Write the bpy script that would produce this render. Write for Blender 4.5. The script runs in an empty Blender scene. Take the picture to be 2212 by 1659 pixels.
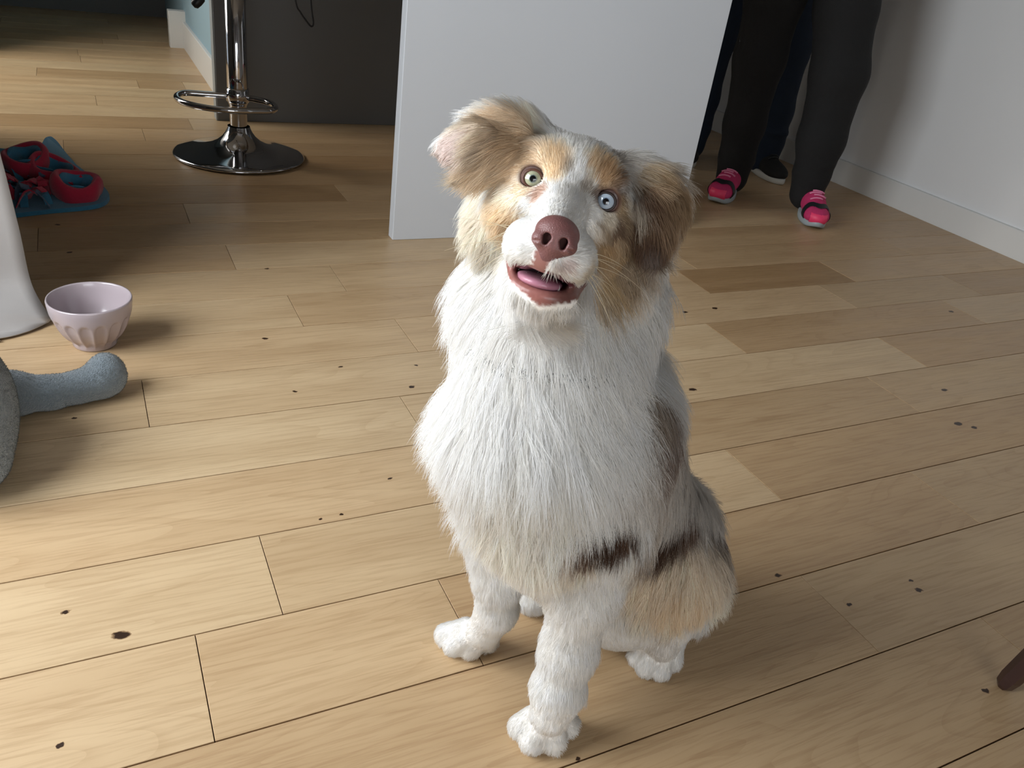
import bpy, bmesh, math, random
import numpy as np
from mathutils import Vector, Matrix
from mathutils.bvhtree import BVHTree

random.seed(7)
RNG = np.random.default_rng(11)
scene = bpy.context.scene
COL = scene.collection

# ---------------------------------------------------------------- camera
IMG_W, IMG_H = 2212, 1659
FOCAL = 1773.977                       # focal length in pixels of the 2212 px frame
CAM_Z = 0.7621
CAM_R = np.array([0.89502862, -0.42655301, 0.13029312])
CAM_U = np.array([0.11096843, 0.49591708, 0.8612504])
CAM_F = np.array([0.43198353, 0.75638534, -0.4911939])
CAM_P = np.array([0.0, 0.0, CAM_Z])
cam_data = bpy.data.cameras.new('camera')
cam_data.sensor_fit = 'HORIZONTAL'
cam_data.sensor_width = 36.0
cam_data.lens = FOCAL / IMG_W * 36.0
cam_data.clip_start = 0.02
cam = bpy.data.objects.new('camera', cam_data)
M = Matrix.Identity(4)
for i in range(3):
    M[i][0], M[i][1], M[i][2], M[i][3] = CAM_R[i], CAM_U[i], -CAM_F[i], CAM_P[i]
cam.matrix_world = M
COL.objects.link(cam)
scene.camera = cam

# ---------------------------------------------------------------- light
world = bpy.data.worlds.new('world')
scene.world = world
world.use_nodes = True
bg = world.node_tree.nodes['Background']
bg.inputs[0].default_value = (0.80, 0.90, 1.0, 1)
bg.inputs[1].default_value = 0.6

def area_light(name, loc, aim, size, size_y, power, color):
    d = bpy.data.lights.new(name, 'AREA')
    d.shape = 'RECTANGLE'; d.size = size; d.size_y = size_y
    d.energy = power; d.color = color
    o = bpy.data.objects.new(name, d)
    o.location = loc
    o.rotation_euler = (Vector(aim) - Vector(loc)).to_track_quat('-Z', 'Z').to_euler()
    COL.objects.link(o)
    return o
# daylight entering through the glazed openings of the left wall (x = -1.0) 
area_light('daylight_patio_door', (-1.06, 0.925, 1.12), (0.4, 0.925, 1.12), 1.25, 2.15, 78, (0.93, 0.97, 1.0))
area_light('daylight_rear_window', (-0.075, -1.91, 0.62), (-0.075, 1.0, 0.62), 1.65, 1.18, 19, (0.93, 0.97, 1.0))
area_light('daylight_kitchen_door', (-1.06, 3.53, 1.05), (0.4, 3.53, 0.6), 0.90, 2.0, 66, (1.0, 0.97, 0.90))

scene.view_settings.view_transform = 'Standard'
scene.view_settings.look = 'None'
scene.view_settings.gamma = 1.0
scene.view_settings.use_curve_mapping = False
scene.view_settings.exposure = 0.21
cy = scene.cycles
cy.max_bounces = 5; cy.diffuse_bounces = 3; cy.glossy_bounces = 2; cy.transmission_bounces = 2; cy.transparent_max_bounces = 6
cy.caustics_reflective = False; cy.caustics_refractive = False
cy.use_adaptive_sampling = True; cy.adaptive_threshold = 0.06
cy.use_denoising = True

# ---------------------------------------------------------------- helpers
def ray(px, py):
    return CAM_R * ((px - IMG_W / 2) / FOCAL) - CAM_U * ((py - IMG_H / 2) / FOCAL) + CAM_F
def at(px, py, depth):
    return CAM_P + ray(px, py) * depth
def onz(px, py, z=0.0):
    d = ray(px, py); return CAM_P + d * ((z - CAM_Z) / d[2])
def ony(px, py, y):
    d = ray(px, py); return CAM_P + d * (y / d[1])
def srgb(r, g, b, a=1.0):
    def c(v):
        v /= 255.0
        return v / 12.92 if v <= 0.04045 else ((v + 0.055) / 1.055) ** 2.4
    return (c(r), c(g), c(b), a)

def new_mat(name):
    m = bpy.data.materials.new(name); m.use_nodes = True
    nt = m.node_tree
    return m, nt, nt.nodes['Principled BSDF']
def mat(name, col, rough=0.5, metal=0.0, spec=0.5, noise=0.0, nscale=40.0, bump=0.0, bscale=200.0, sheen=0.0, coat=0.0):
    m, nt, b = new_mat(name)
    b.inputs['Base Color'].default_value = col
    b.inputs['Roughness'].default_value = rough
    b.inputs['Metallic'].default_value = metal
    b.inputs['Specular IOR Level'].default_value = spec
    if sheen: b.inputs['Sheen Weight'].default_value = sheen
    if coat: b.inputs['Coat Weight'].default_value = coat
    if noise or bump:
        tc = nt.nodes.new('ShaderNodeTexCoord')
    if noise:
        n = nt.nodes.new('ShaderNodeTexNoise'); n.inputs['Scale'].default_value = nscale
        n.inputs['Detail'].default_value = 5
        nt.links.new(tc.outputs['Object'], n.inputs['Vector'])
        mx = nt.nodes.new('ShaderNodeMix'); mx.data_type = 'RGBA'
        mx.inputs['A'].default_value = tuple(c * (1 - noise) for c in col[:3]) + (1,)
        mx.inputs['B'].default_value = tuple(min(1, c * (1 + noise)) for c in col[:3]) + (1,)
        nt.links.new(n.outputs['Fac'], mx.inputs['Factor'])
        nt.links.new(mx.outputs['Result'], b.inputs['Base Color'])
    if bump:
        n2 = nt.nodes.new('ShaderNodeTexNoise'); n2.inputs['Scale'].default_value = bscale
        n2.inputs['Detail'].default_value = 4
        nt.links.new(tc.outputs['Object'], n2.inputs['Vector'])
        bp = nt.nodes.new('ShaderNodeBump'); bp.inputs['Strength'].default_value = bump
        bp.inputs['Distance'].default_value = 0.004
        nt.links.new(n2.outputs['Fac'], bp.inputs['Height'])
        nt.links.new(bp.outputs['Normal'], b.inputs['Normal'])
    return m

def link(o, parent=None):
    COL.objects.link(o)
    if parent is not None: o.parent = parent
    return o
def tag(o, label=None, cat=None, group=None, kind=None):
    if label: o['label'] = label
    if cat: o['category'] = cat
    if group: o['group'] = group
    if kind: o['kind'] = kind
    return o
def empty(name, loc):
    o = bpy.data.objects.new(name, None); o.location = loc; o.empty_display_size = 0.05
    return link(o)
def mesh_obj(name, verts, faces, m, parent=None, smooth=False):
    """verts are world coordinates; a child keeps them by subtracting the (unrotated) parents' offsets"""
    me = bpy.data.meshes.new(name)
    off = Vector((0, 0, 0)); p = parent
    while p is not None: off += p.location; p = p.parent
    me.from_pydata([tuple(Vector(v) - off) for v in verts], [], faces)
    me.update()
    if smooth: me.polygons.foreach_set('use_smooth', [True] * len(me.polygons))
    if m: me.materials.append(m)
    return link(bpy.data.objects.new(name, me), parent)
def bm_obj(name, bm, m, parent=None, smooth=False):
    bm.normal_update()
    me = bpy.data.meshes.new(name)
    off = Vector((0, 0, 0)); p = parent
    while p is not None: off += p.location; p = p.parent
    bm.transform(Matrix.Translation(-off))
    bm.to_mesh(me); bm.free()
    if smooth: me.polygons.foreach_set('use_smooth', [True] * len(me.polygons))
    if m: me.materials.append(m)
    return link(bpy.data.objects.new(name, me), parent)
def box_bm(x0, x1, y0, y1, z0, z1, bev=0.0, seg=1):
    bm = bmesh.new()
    bmesh.ops.create_cube(bm, size=1.0)
    for v in bm.verts:
        v.co = Vector((x0 + (v.co.x + .5) * (x1 - x0), y0 + (v.co.y + .5) * (y1 - y0), z0 + (v.co.z + .5) * (z1 - z0)))
    if bev: bmesh.ops.bevel(bm, geom=bm.edges[:], offset=bev, segments=seg, affect='EDGES')
    return bm
def box(name, x0, x1, y0, y1, z0, z1, m, parent=None, bev=0.0, seg=1):
    return bm_obj(name, box_bm(x0, x1, y0, y1, z0, z1, bev, seg), m, parent)
def tube_data(pts, radii, n=12, closed=False, cap=True):
    """sweep a circle along pts; returns verts, faces"""
    pts = [Vector(p) for p in pts]; k = len(pts)
    if not hasattr(radii, '__len__'): radii = [radii] * k
    T = []
    for i in range(k):
        if closed: t = pts[(i + 1) % k] - pts[i - 1]
        else: t = pts[min(i + 1, k - 1)] - pts[max(i - 1, 0)]
        T.append(t.normalized())
    nrm = T[0].orthogonal().normalized()
    V, Fc = [], []
    for i in range(k):
        nrm = (nrm - T[i] * nrm.dot(T[i])).normalized()
        bi = T[i].cross(nrm)
        for j in range(n):
            a = 2 * math.pi * j / n
            V.append(pts[i] + (nrm * math.cos(a) + bi * math.sin(a)) * radii[i])
    last = k if closed else k - 1
    for i in range(last):
        for j in range(n):
            a, b = i * n + j, i * n + (j + 1) % n
            c, d = ((i + 1) % k) * n + (j + 1) % n, ((i + 1) % k) * n + j
            Fc.append((a, b, c, d))
    if cap and not closed:
        Fc.append(tuple(range(n - 1, -1, -1)))
        Fc.append(tuple((k - 1) * n + j for j in range(n)))
    return V, Fc
def tube(name, pts, radii, m, parent=None, n=12, closed=False):
    V, Fc = tube_data(pts, radii, n, closed)
    return mesh_obj(name, V, Fc, m, parent, smooth=True)
def lathe_data(profile, center, n=48):
    V, Fc = [], []
    for r, z in profile:
        for j in range(n):
            a = 2 * math.pi * j / n
            V.append((center[0] + r * math.cos(a), center[1] + r * math.sin(a), center[2] + z))
    for i in range(len(profile) - 1):
        for j in range(n):
            Fc.append((i * n + j, i * n + (j + 1) % n, (i + 1) * n + (j + 1) % n, (i + 1) * n + j))
    return V, Fc
def lathe(name, profile, center, m, parent=None, n=48):
    V, Fc = lathe_data(profile, center, n)
    return mesh_obj(name, V, Fc, m, parent, smooth=True)
def spline(pts, n):
    """Catmull-Rom through pts"""
    P = [np.array(p, float) for p in pts]; P = [2 * P[0] - P[1]] + P + [2 * P[-1] - P[-2]]
    out = []
    seg = len(P) - 3
    for i in range(n):
        u = i / (n - 1) * seg; k = min(int(u), seg - 1); t = u - k
        a, b, c, d = P[k:k + 4]
        out.append(0.5 * (2 * b + (c - a) * t + (2 * a - 5 * b + 4 * c - d) * t * t + (3 * b - a - 3 * c + d) * t ** 3))
    return out

# ---- smooth distance-field modelling (for the soft bodies)
class Field:
    def __init__(self): self.p = []
    def ell(self, c, r, rot=None, k=0.01, neg=False):
        self.p.append(('e', np.array(c, float), np.array(r, float) * np.ones(3), None if rot is None else np.array(rot, float), k, neg)); return self
    def cone(self, a, b, ra, rb, k=0.01, neg=False):
        self.p.append(('c', np.array(a, float), np.array(b, float), (ra, rb), k, neg)); return self
    @staticmethod
    def sd(pr, P):
        if pr[0] == 'e':
            q = P - pr[1]
            if pr[3] is not None: q = q @ pr[3].T      # rows of rot = local axes
            k0 = np.linalg.norm(q / pr[2], axis=-1); k1 = np.linalg.norm(q / pr[2] ** 2, axis=-1)
            return k0 * (k0 - 1.0) / np.maximum(k1, 1e-9)
        a, b, (ra, rb) = pr[1], pr[2], pr[3]
        ab = b - a; h = np.clip(((P - a) @ ab) / max(ab @ ab, 1e-12), 0, 1)
        return np.linalg.norm(P - a - h[..., None] * ab, axis=-1) - (ra + (rb - ra) * h)
    def bounds(self, pr):
        if pr[0] == 'e':
            m = pr[2].max() if pr[3] is not None else pr[2]
            return pr[1] - m, pr[1] + m
        a, b, (ra, rb) = pr[1], pr[2], pr[3]
        return np.minimum(a - ra, b - rb), np.maximum(a + ra, b + rb)
    def mesh(self, h, floor_z=None):
        lo = np.min([self.bounds(p)[0] for p in self.p if not p[-1]], 0) - 4 * h
        hi = np.max([self.bounds(p)[1] for p in self.p if not p[-1]], 0) + 4 * h
        n = np.ceil((hi - lo) / h).astype(int) + 1
        D = np.full(n, 1.0, np.float32)
        for pr in self.p:
            k, neg = pr[-2], pr[-1]
            a, b = self.bounds(pr); mg = 2 * k + 4 * h
            i0 = np.clip(np.floor((a - mg - lo) / h).astype(int), 0, n - 1)
            i1 = np.clip(np.ceil((b + mg - lo) / h).astype(int) + 1, 1, n)
            if np.any(i1 <= i0): continue
            g = np.stack(np.meshgrid(*[lo[q] + h * np.arange(i0[q], i1[q]) for q in range(3)], indexing='ij'), -1)
            d = self.sd(pr, g)
            s = np.s_[i0[0]:i1[0], i0[1]:i1[1], i0[2]:i1[2]]
            old = D[s].astype(float)
            if neg:
                e = np.maximum(k - np.abs(old + d), 0) / k
                D[s] = np.maximum(old, -d) + e * e * k * 0.25
            else:
                e = np.maximum(k - np.abs(old - d), 0) / k
                D[s] = np.minimum(old, d) - e * e * k * 0.25
        if floor_z is not None:
            zz = lo[2] + h * np.arange(n[2])
            D = np.maximum(D, (floor_z - zz)[None, None, :].astype(np.float32))
        return surface_nets(D, lo, h)

def surface_nets(D, lo, h):
    ins = D < 0
    nx, ny, nz = D.shape
    acc = np.zeros((nx - 1, ny - 1, nz - 1, 3), np.float32); cnt = np.zeros((nx - 1, ny - 1, nz - 1), np.float32)
    def S(o): return np.s_[o[0]:o[0] + nx - 1, o[1]:o[1] + ny - 1, o[2]:o[2] + nz - 1]
    corners = [(i, j, k) for i in (0, 1) for j in (0, 1) for k in (0, 1)]
    for c in corners:
        for ax in range(3):
            if c[ax]: continue
            d = list(c); d[ax] = 1; d = tuple(d)
            a, b = D[S(c)], D[S(d)]
            m = (ins[S(c)] != ins[S(d)])
            t = np.where(m, a / np.where(m, a - b, 1), 0)
            for q in range(3):
                base = float(c[q])
                acc[..., q] += np.where(m, base + (t if q == ax else 0), 0)
            cnt += m
    act = cnt > 0
    idx = np.full(act.shape, -1, np.int64)
    idx[act] = np.arange(act.sum())
    ijk = np.argwhere(act)
    V = (ijk + acc[act] / cnt[act][:, None]) * h + lo
    quads = []
    for ax in range(3):
        o1, o2 = [(1, 2), (2, 0), (0, 1)][ax]
        sl = [slice(1, -1)] * 3; sl[ax] = slice(0, -1)
        s2 = [slice(1, -1)] * 3; s2[ax] = slice(1, None)
        a, b = ins[tuple(sl)], ins[tuple(s2)]
        for flip, mm in ((False, a & ~b), (True, ~a & b)):
            q = np.argwhere(mm)
            if not len(q): continue
            for r in range(3):
                if r != ax: q[:, r] += 1
            e1 = np.zeros(3, int); e1[o1] = 1; e2 = np.zeros(3, int); e2[o2] = 1
            c = [q, q - e1, q - e1 - e2, q - e2]
            ii = np.stack([idx[x[:, 0], x[:, 1], x[:, 2]] for x in c], 1)
            quads.append(ii[:, ::-1] if flip else ii)
    return V, np.concatenate(quads)

def np_mesh(name, V, Q, m, parent=None, smooth=True):
    me = bpy.data.meshes.new(name)
    off = Vector((0, 0, 0)); p = parent
    while p is not None: off += p.location; p = p.parent
    V = np.asarray(V, float) - np.array(off)
    k = Q.shape[1]
    me.vertices.add(len(V)); me.vertices.foreach_set('co', V.astype(np.float32).ravel())
    me.loops.add(Q.size); me.loops.foreach_set('vertex_index', Q.astype(np.int32).ravel())
    me.polygons.add(len(Q)); me.polygons.foreach_set('loop_start', np.arange(0, Q.size, k, dtype=np.int32))
    me.polygons.foreach_set('use_smooth', np.full(len(Q), smooth))
    me.update(calc_edges=True); me.validate()
    if m: me.materials.append(m)
    return link(bpy.data.objects.new(name, me), parent)

# ================================================================ SETTING
WALL_R, WALL_L, WALL_B, WALL_F, CEIL = 2.715, -1.0, -1.85, 5.45, 2.5
PW = 0.15                                   # plank width
ROW0 = 0.5796                               # near edge of plank row 0

def add_knots(N, L, ramp, mix, c, KN):
    geo = N.new('ShaderNodeNewGeometry')
    wn = N.new('ShaderNodeTexNoise'); wn.inputs['Scale'].default_value = 130; L.new(geo.outputs['Position'], wn.inputs['Vector'])
    jit = N.new('ShaderNodeVectorMath'); jit.operation = 'MULTIPLY_ADD'
    jit.inputs[1].default_value = (0.010, 0.007, 0); jit.inputs[2].default_value = (-0.005, -0.0035, 0)
    L.new(wn.outputs['Color'], jit.inputs[0])
    pos = N.new('ShaderNodeVectorMath'); pos.operation = 'ADD'; L.new(geo.outputs['Position'], pos.inputs[0]); L.new(jit.outputs[0], pos.inputs[1])
    best = None
    for kx, ky, kr in KN:
        s = N.new('ShaderNodeVectorMath'); s.operation = 'SUBTRACT'; s.inputs[1].default_value = (kx, ky, 0); L.new(pos.outputs[0], s.inputs[0])
        s2 = N.new('ShaderNodeVectorMath'); s2.operation = 'MULTIPLY'; s2.inputs[1].default_value = (1 / (kr * 1.5), 1 / kr, 0); L.new(s.outputs[0], s2.inputs[0])
        ln = N.new('ShaderNodeVectorMath'); ln.operation = 'LENGTH'; L.new(s2.outputs[0], ln.inputs[0])
        if best is None: best = ln.outputs['Value']
        else:
            mn = N.new('ShaderNodeMath'); mn.operation = 'MINIMUM'; L.new(best, mn.inputs[0]); L.new(ln.outputs['Value'], mn.inputs[1]); best = mn.outputs[0]
    halo = ramp(best, 0.9, 3.2)
    c = mix(halo, mix(None, c, (0.60, 0.42, 0.28, 1), 'MULTIPLY', 0.55), c)
    core = ramp(best, 0.7, 1.15)
    c = mix(core, srgb(52, 34, 22), c)
    return c

def wood_material(name, KN=()):
    m, nt, b = new_mat(name)
    N, L = nt.nodes, nt.links
    tc = N.new('ShaderNodeTexCoord'); oi = N.new('ShaderNodeObjectInfo')
    sep = N.new('ShaderNodeSeparateColor'); L.new(oi.outputs['Color'], sep.inputs[0])
    off = N.new('ShaderNodeCombineXYZ')
    mul = N.new('ShaderNodeMath'); mul.operation = 'MULTIPLY'; mul.inputs[1].default_value = 57.0
    L.new(sep.outputs['Red'], mul.inputs[0])
    L.new(mul.outputs[0], off.inputs['X']); L.new(mul.outputs[0], off.inputs['Y'])
    add = N.new('ShaderNodeVectorMath'); add.operation = 'ADD'
    L.new(tc.outputs['Object'], add.inputs[0]); L.new(off.outputs[0], add.inputs[1])
    def stretched(sx, sy, scale, detail, rough=0.55, dist=0.0):
        mp = N.new('ShaderNodeMapping'); mp.inputs['Scale'].default_value = (sx, sy, 1)
        L.new(add.outputs[0], mp.inputs['Vector'])
        n = N.new('ShaderNodeTexNoise'); n.inputs['Scale'].default_value = scale
        n.inputs['Detail'].default_value = detail; n.inputs['Roughness'].default_value = rough
        n.inputs['Distortion'].default_value = dist
        L.new(mp.outputs[0], n.inputs['Vector']); return n.outputs['Fac']
    def ramp(fac, p0, p1, c0=(0, 0, 0, 1), c1=(1, 1, 1, 1)):
        r = N.new('ShaderNodeValToRGB'); e = r.color_ramp.elements
        e[0].position, e[1].position = p0, p1; e[0].color, e[1].color = c0, c1
        L.new(fac, r.inputs[0]); return r.outputs['Color']
    def mix(fac, a, bb, mode='MIX', f=None):
        x = N.new('ShaderNodeMix'); x.data_type = 'RGBA'; x.blend_type = mode
        if fac is None: x.inputs['Factor'].default_value = f
        else: L.new(fac, x.inputs['Factor'])
        for s, v in (('A', a), ('B', bb)):
            if isinstance(v, tuple): x.inputs[s].default_value = v
            else: L.new(v, x.inputs[s])
        return x.outputs['Result']
    tone = mix(sep.outputs['Green'], srgb(230, 206, 168), srgb(166, 130, 88))
    warm = mix(sep.outputs['Blue'], tone, srgb(204, 164, 120)); 
    tone = mix(None, tone, warm, f=0.35)
    streak = ramp(stretched(1.1, 13, 1.0, 4, dist=0.6), 0.36, 0.66)
    c = mix(streak, mix(None, tone, (0.66, 0.58, 0.50, 1), 'MULTIPLY', 0.30), tone)
    # growth rings: contour lines of a stretched, distorted noise
    rn = stretched(0.9, 7.0, 1.0, 2, 0.4, 1.2)
    mm = N.new('ShaderNodeMath'); mm.operation = 'MULTIPLY'; mm.inputs[1].default_value = 16.0; L.new(rn, mm.inputs[0])
    fr = N.new('ShaderNodeMath'); fr.operation = 'FRACT'; L.new(mm.outputs[0], fr.inputs[0])
    rings = ramp(fr.outputs[0], 0.0, 0.32)
    c = mix(rings, mix(None, c, (0.70, 0.62, 0.54, 1), 'MULTIPLY', 0.26), c)
    # pores: fine short dashes
    pores = ramp(stretched(9, 190, 1.0, 3, 0.6), 0.40, 0.52)
    c = mix(pores, mix(None, c, (0.60, 0.50, 0.42, 1), 'MULTIPLY', 0.27), c)
    mott = ramp(stretched(3, 7, 1.6, 3), 0.3, 0.75)
    c = mix(mott, mix(None, c, (0.86, 0.82, 0.78, 1), 'MULTIPLY', 0.5), c)
    # knots at their places in the boards
    if KN:
      c = add_knots(N, L, ramp, mix, c, KN)
    L.new(c, b.inputs['Base Color'])
    rr = N.new('ShaderNodeMapRange'); rr.inputs['To Min'].default_value = 0.30; rr.inputs['To Max'].default_value = 0.44
    L.new(streak, rr.inputs['Value']); L.new(rr.outputs[0], b.inputs['Roughness'])
    b.inputs['Specular IOR Level'].default_value = 0.42
    bp = N.new('ShaderNodeBump'); bp.inputs['Strength'].default_value = 0.10; bp.inputs['Distance'].default_value = 0.002
    L.new(pores, bp.inputs['Height']); L.new(bp.outputs[0], b.inputs['Normal'])
    return m

KNOTS = [(-0.026, 0.754, 0.0070), (-0.081, 0.809, 0.0032), (0.395, 0.433, 0.0030), (0.482, 1.205, 0.0042), (0.358, 0.954, 0.0028),
         (1.023, 1.073, 0.0065), (1.604, 0.939, 0.0060), (1.506, 0.826, 0.0075), (1.530, 0.806, 0.0055), (0.817, 0.590, 0.0040)]
for _px, _py, _r in ((693, 1121, .0026), (738, 1111, .0024), (577, 580, .0045), (150, 545, .0045), (125, 485, .0045), (735, 792, .0030), (636, 846, .0034),
                     (900, 789, .0028), (160, 903, .003), (2130, 1492, .0035), (1543, 1340, .004), (1986, 1275, .0045), (1968, 1253, .003), (1835, 1305, .003),
                     (1545, 666, .006), (1480, 674, .005), (572, 731, .004), (2055, 673, .006), (130, 1610, .0030)):
    _p = onz(_px, _py); KNOTS.append((float(_p[0]), float(_p[1]), _r))

wood = wood_material('oak_boards')
dark_gap = mat('floor_underlay', srgb(60, 42, 28), 0.9)
floor = box('floor', WALL_L - .15, WALL_R + .15, WALL_B - .15, WALL_F + .15, -0.05, -0.0035, dark_gap)
tag(floor, 'oak board floor of wide pale planks running across the room', kind='structure')

JOINTS = {-3: [0.45, 1.35], -2: [0.2, 1.05], -1: [-0.55, 0.85], 0: [0.05, 0.35, 1.25], 1: [-0.9, 0.15, 0.95, 1.95], 2: [-0.5, 0.62, 1.46], 3: [-0.55, 0.45, 1.66],
          4: [0.04, 1.25, 2.07], 5: [-0.6, 0.54, 1.75, 2.26], 6: [0.35, 1.38, 1.90], 7: [-0.7, 0.48, 1.45, 2.31], 8: [0.27, 1.3], 9: [-0.12, 1.1], 10: [0.21, 1.5],
          11: [-0.6, 0.65, 1.7], 12: [-0.5, 0.9], 13: [0.48, 1.5], 14: [-0.06, 1.2], 15: [0.17, 1.3], 16: [0.33, 1.5], 17: [-0.8, 0.7], 18: [0.05, 1.2], 19: [-0.45, 0.6],
          20: [0.21, 0.38], 21: [-0.14, 0.9], 22: [-0.7, 0.5], 23: [0.02, 0.7]}
TONES = {(-1, 1): .42, (-1, 2): .42, (0, 0): .12, (0, 1): .18, (0, 2): .50, (0, 3): .50, (1, 1): .06, (1, 2): .22, (1, 3): .62, (1, 4): .55, (2, 1): .12, (2, 2): .55, (2, 3): .45,
         (3, 1): .10, (3, 2): .18, (3, 3): .60, (4, 0): .15, (4, 1): .10, (4, 2): .58, (4, 3): .38, (5, 1): .22, (5, 2): .20, (5, 3): .52, (5, 4): .68,
         (6, 0): .22, (6, 1): .38, (6, 2): .85, (6, 3): .40, (7, 1): .30, (7, 2): .25, (7, 3): .55, (7, 4): .5, (8, 0): .55, (8, 1): .22, (8, 2): .5,
         (9, 0): .45, (9, 1): .60, (10, 0): .70, (10, 1): .45, (11, 1): .75, (11, 2): .45, (12, 1): .6, (13, 0): .6, (13, 1): .7, (14, 0): .25, (14, 1): .55,
         (15, 0): .38, (15, 1): .40, (16, 0): .68, (16, 1): .35, (17, 1): .15, (18, 0): .15, (18, 1): .20, (19, 1): .25, (20, 0): .25, (20, 1): .65, (20, 2): .25,
         (21, 0): .22, (21, 1): .62, (21, 2): .25}
prng = random.Random(3)
r0 = int(math.floor((WALL_B - ROW0) / PW)); r1 = int(math.ceil((WALL_F - ROW0) / PW))
GAP = 0.0009
for r in range(r0, r1):
    js = list(JOINTS.get(r, [prng.uniform(-0.9, 0.2)]))
    while js[0] > WALL_L + 1.3: js.insert(0, js[0] - prng.uniform(0.8, 1.4))
    while js[-1] < WALL_R - 1.5: js.append(js[-1] + prng.uniform(0.8, 1.5))
    n_ins = len([j for j in js if r in JOINTS and j < JOINTS[r][0] - 1e-6])
    edges = [WALL_L] + js + [WALL_R]
    ya, yb = max(ROW0 + r * PW, WALL_B), min(ROW0 + (r + 1) * PW, WALL_F)
    for i in range(len(edges) - 1):
        xa, xb = edges[i] + GAP * .6, edges[i + 1] - GAP * .6
        bmp = box_bm(-(xb - xa) / 2, (xb - xa) / 2, -(yb - ya) / 2 + GAP, (yb - ya) / 2 - GAP, -0.012, 0.0)
        bmesh.ops.bevel(bmp, geom=[e for e in bmp.edges if all(v.co.z > -0.001 for v in e.verts)], offset=0.0004, segments=1, affect='EDGES')
        me = bpy.data.meshes.new('plank'); bmp.to_mesh(me); bmp.free(); me.materials.append(wood)
        o = bpy.data.objects.new('plank', me); o.location = ((xa + xb) / 2, (ya + yb) / 2, prng.uniform(-0.0003, 0.0)); link(o, floor)
        kn = [k for k in KNOTS if xa - .02 < k[0] < xb + .02 and ya - .006 < k[1] < yb + .006]
        if kn: me.materials.clear(); me.materials.append(wood_material('oak_board_with_knots', kn))
        t = TONES.get((r, i - n_ins), prng.uniform(.15, .6))
        o.color = (prng.random(), t, prng.random(), 1)

wall_white = mat('wall_paint', srgb(226, 227, 228), 0.75, noise=0.015, nscale=6, bump=0.05, bscale=350)
ceil_white = mat('ceiling_boards', srgb(120, 116, 112), 0.9, noise=0.03)
dim_wall = mat('taupe_paint', srgb(118, 114, 112), 0.85, noise=0.02, nscale=5)
skirt_white = mat('skirting_paint', srgb(222, 222, 220), 0.45, noise=0.02, nscale=12)
blue_wall = mat('blue_grey_paint', srgb(150, 178, 192), 0.7, noise=0.03, nscale=4)
dark_wall = mat('charcoal_grey_paint', srgb(112, 112, 112), 0.7, noise=0.04, nscale=3)

tag(box('wall_right', WALL_R, WALL_R + .12, WALL_B, WALL_F, -0.03, CEIL, wall_white), 'white painted wall with low white skirting board', kind='structure')
tag(box('wall_far', WALL_L, WALL_R, WALL_F, WALL_F + .12, -0.03, CEIL, dark_wall), 'dark grey wall at the end of the kitchen', kind='structure')
tag(box('ceiling', WALL_L - .15, WALL_R + .15, WALL_B - .15, WALL_F + .15, CEIL, CEIL + .1, ceil_white), 'grey ceiling', kind='structure')
# left wall with a patio door and a kitchen window, rear wall with a window
def wall_with_hole(name, axis, c0, c1, a0, a1, holes, m, label):
    bm = bmesh.new()
    cuts = sorted(set([a0, a1] + [h[0] for h in holes] + [h[1] for h in holes]))
    for u0, u1 in zip(cuts[:-1], cuts[1:]):
        hs = [h for h in holes if h[0] <= u0 + 1e-6 and h[1] >= u1 - 1e-6]
        spans = [(-0.03, CEIL)] if not hs else [(-0.03, hs[0][2]), (hs[0][3], CEIL)]
        for z0, z1 in spans:
            if z1 - z0 < .005: continue
            b2 = box_bm(c0, c1, u0, u1, z0, z1) if axis == 'x' else box_bm(u0, u1, c0, c1, z0, z1)
            me = bpy.data.meshes.new('tmp'); b2.to_mesh(me); b2.free(); bm.from_mesh(me); bpy.data.meshes.remove(me)
    return tag(bm_obj(name, bm, m), label, kind='structure')
wall_with_hole('wall_left', 'x', WALL_L - .15, WALL_L, WALL_B, WALL_F, [(0.28, 1.57, 0.0, 2.24), (3.06, 4.0, 0.0, 2.1)], dim_wall, 'taupe wall with a patio door and a kitchen window')
wall_with_hole('wall_back', 'y', WALL_B - .15, WALL_B, WALL_L, WALL_R, [(-0.95, 0.80, 0.0, 1.25)], dim_wall, 'taupe wall with a low window behind the viewer')
frame_m = mat('window_frame', srgb(235, 235, 235), 0.4, noise=0.01)
glass_m, gnt, gb = new_mat('window_glass')
gb.inputs['Base Color'].default_value = (1, 1, 1, 1); gb.inputs['Roughness'].default_value = 0.02
gb.inputs['Transmission Weight'].default_value = 1.0; gb.inputs['IOR'].default_value = 1.05
def window(name, axis, c, a0, a1, z0, z1, mull, label):
    root = tag(empty(name, (c, (a0 + a1) / 2, z0) if axis == 'x' else ((a0 + a1) / 2, c, z0)), label, kind='structure')
    w = 0.05
    def bar(u0, u1, q0, q1):
        if axis == 'x': box('window_frame', c - .03, c + .03, u0, u1, q0, q1, frame_m, root, .004)
        else: box('window_frame', u0, u1, c - .03, c + .03, q0, q1, frame_m, root, .004)
    bar(a0, a1, z0, z0 + w); bar(a0, a1, z1 - w, z1); bar(a0, a0 + w, z0 + w, z1 - w); bar(a1 - w, a1, z0 + w, z1 - w)
    us = [a0 + w] + [a0 + (a1 - a0) * (i + 1) / (mull + 1) for i in range(mull)] + [a1 - w]
    for u in us[1:-1]: bar(u - w / 2, u + w / 2, z0 + w, z1 - w)
    for u, v in zip(us[:-1], us[1:]):
        if axis == 'x': box('pane', c - .004, c + .004, u, v, z0 + w, z1 - w, glass_m, root)
        else: box('pane', u, v, c - .004, c + .004, z0 + w, z1 - w, glass_m, root)
window('window_1', 'x', WALL_L - .11, 0.28, 1.57, 0.0, 2.24, 1, 'wide glazed patio door in the taupe left wall')
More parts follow.
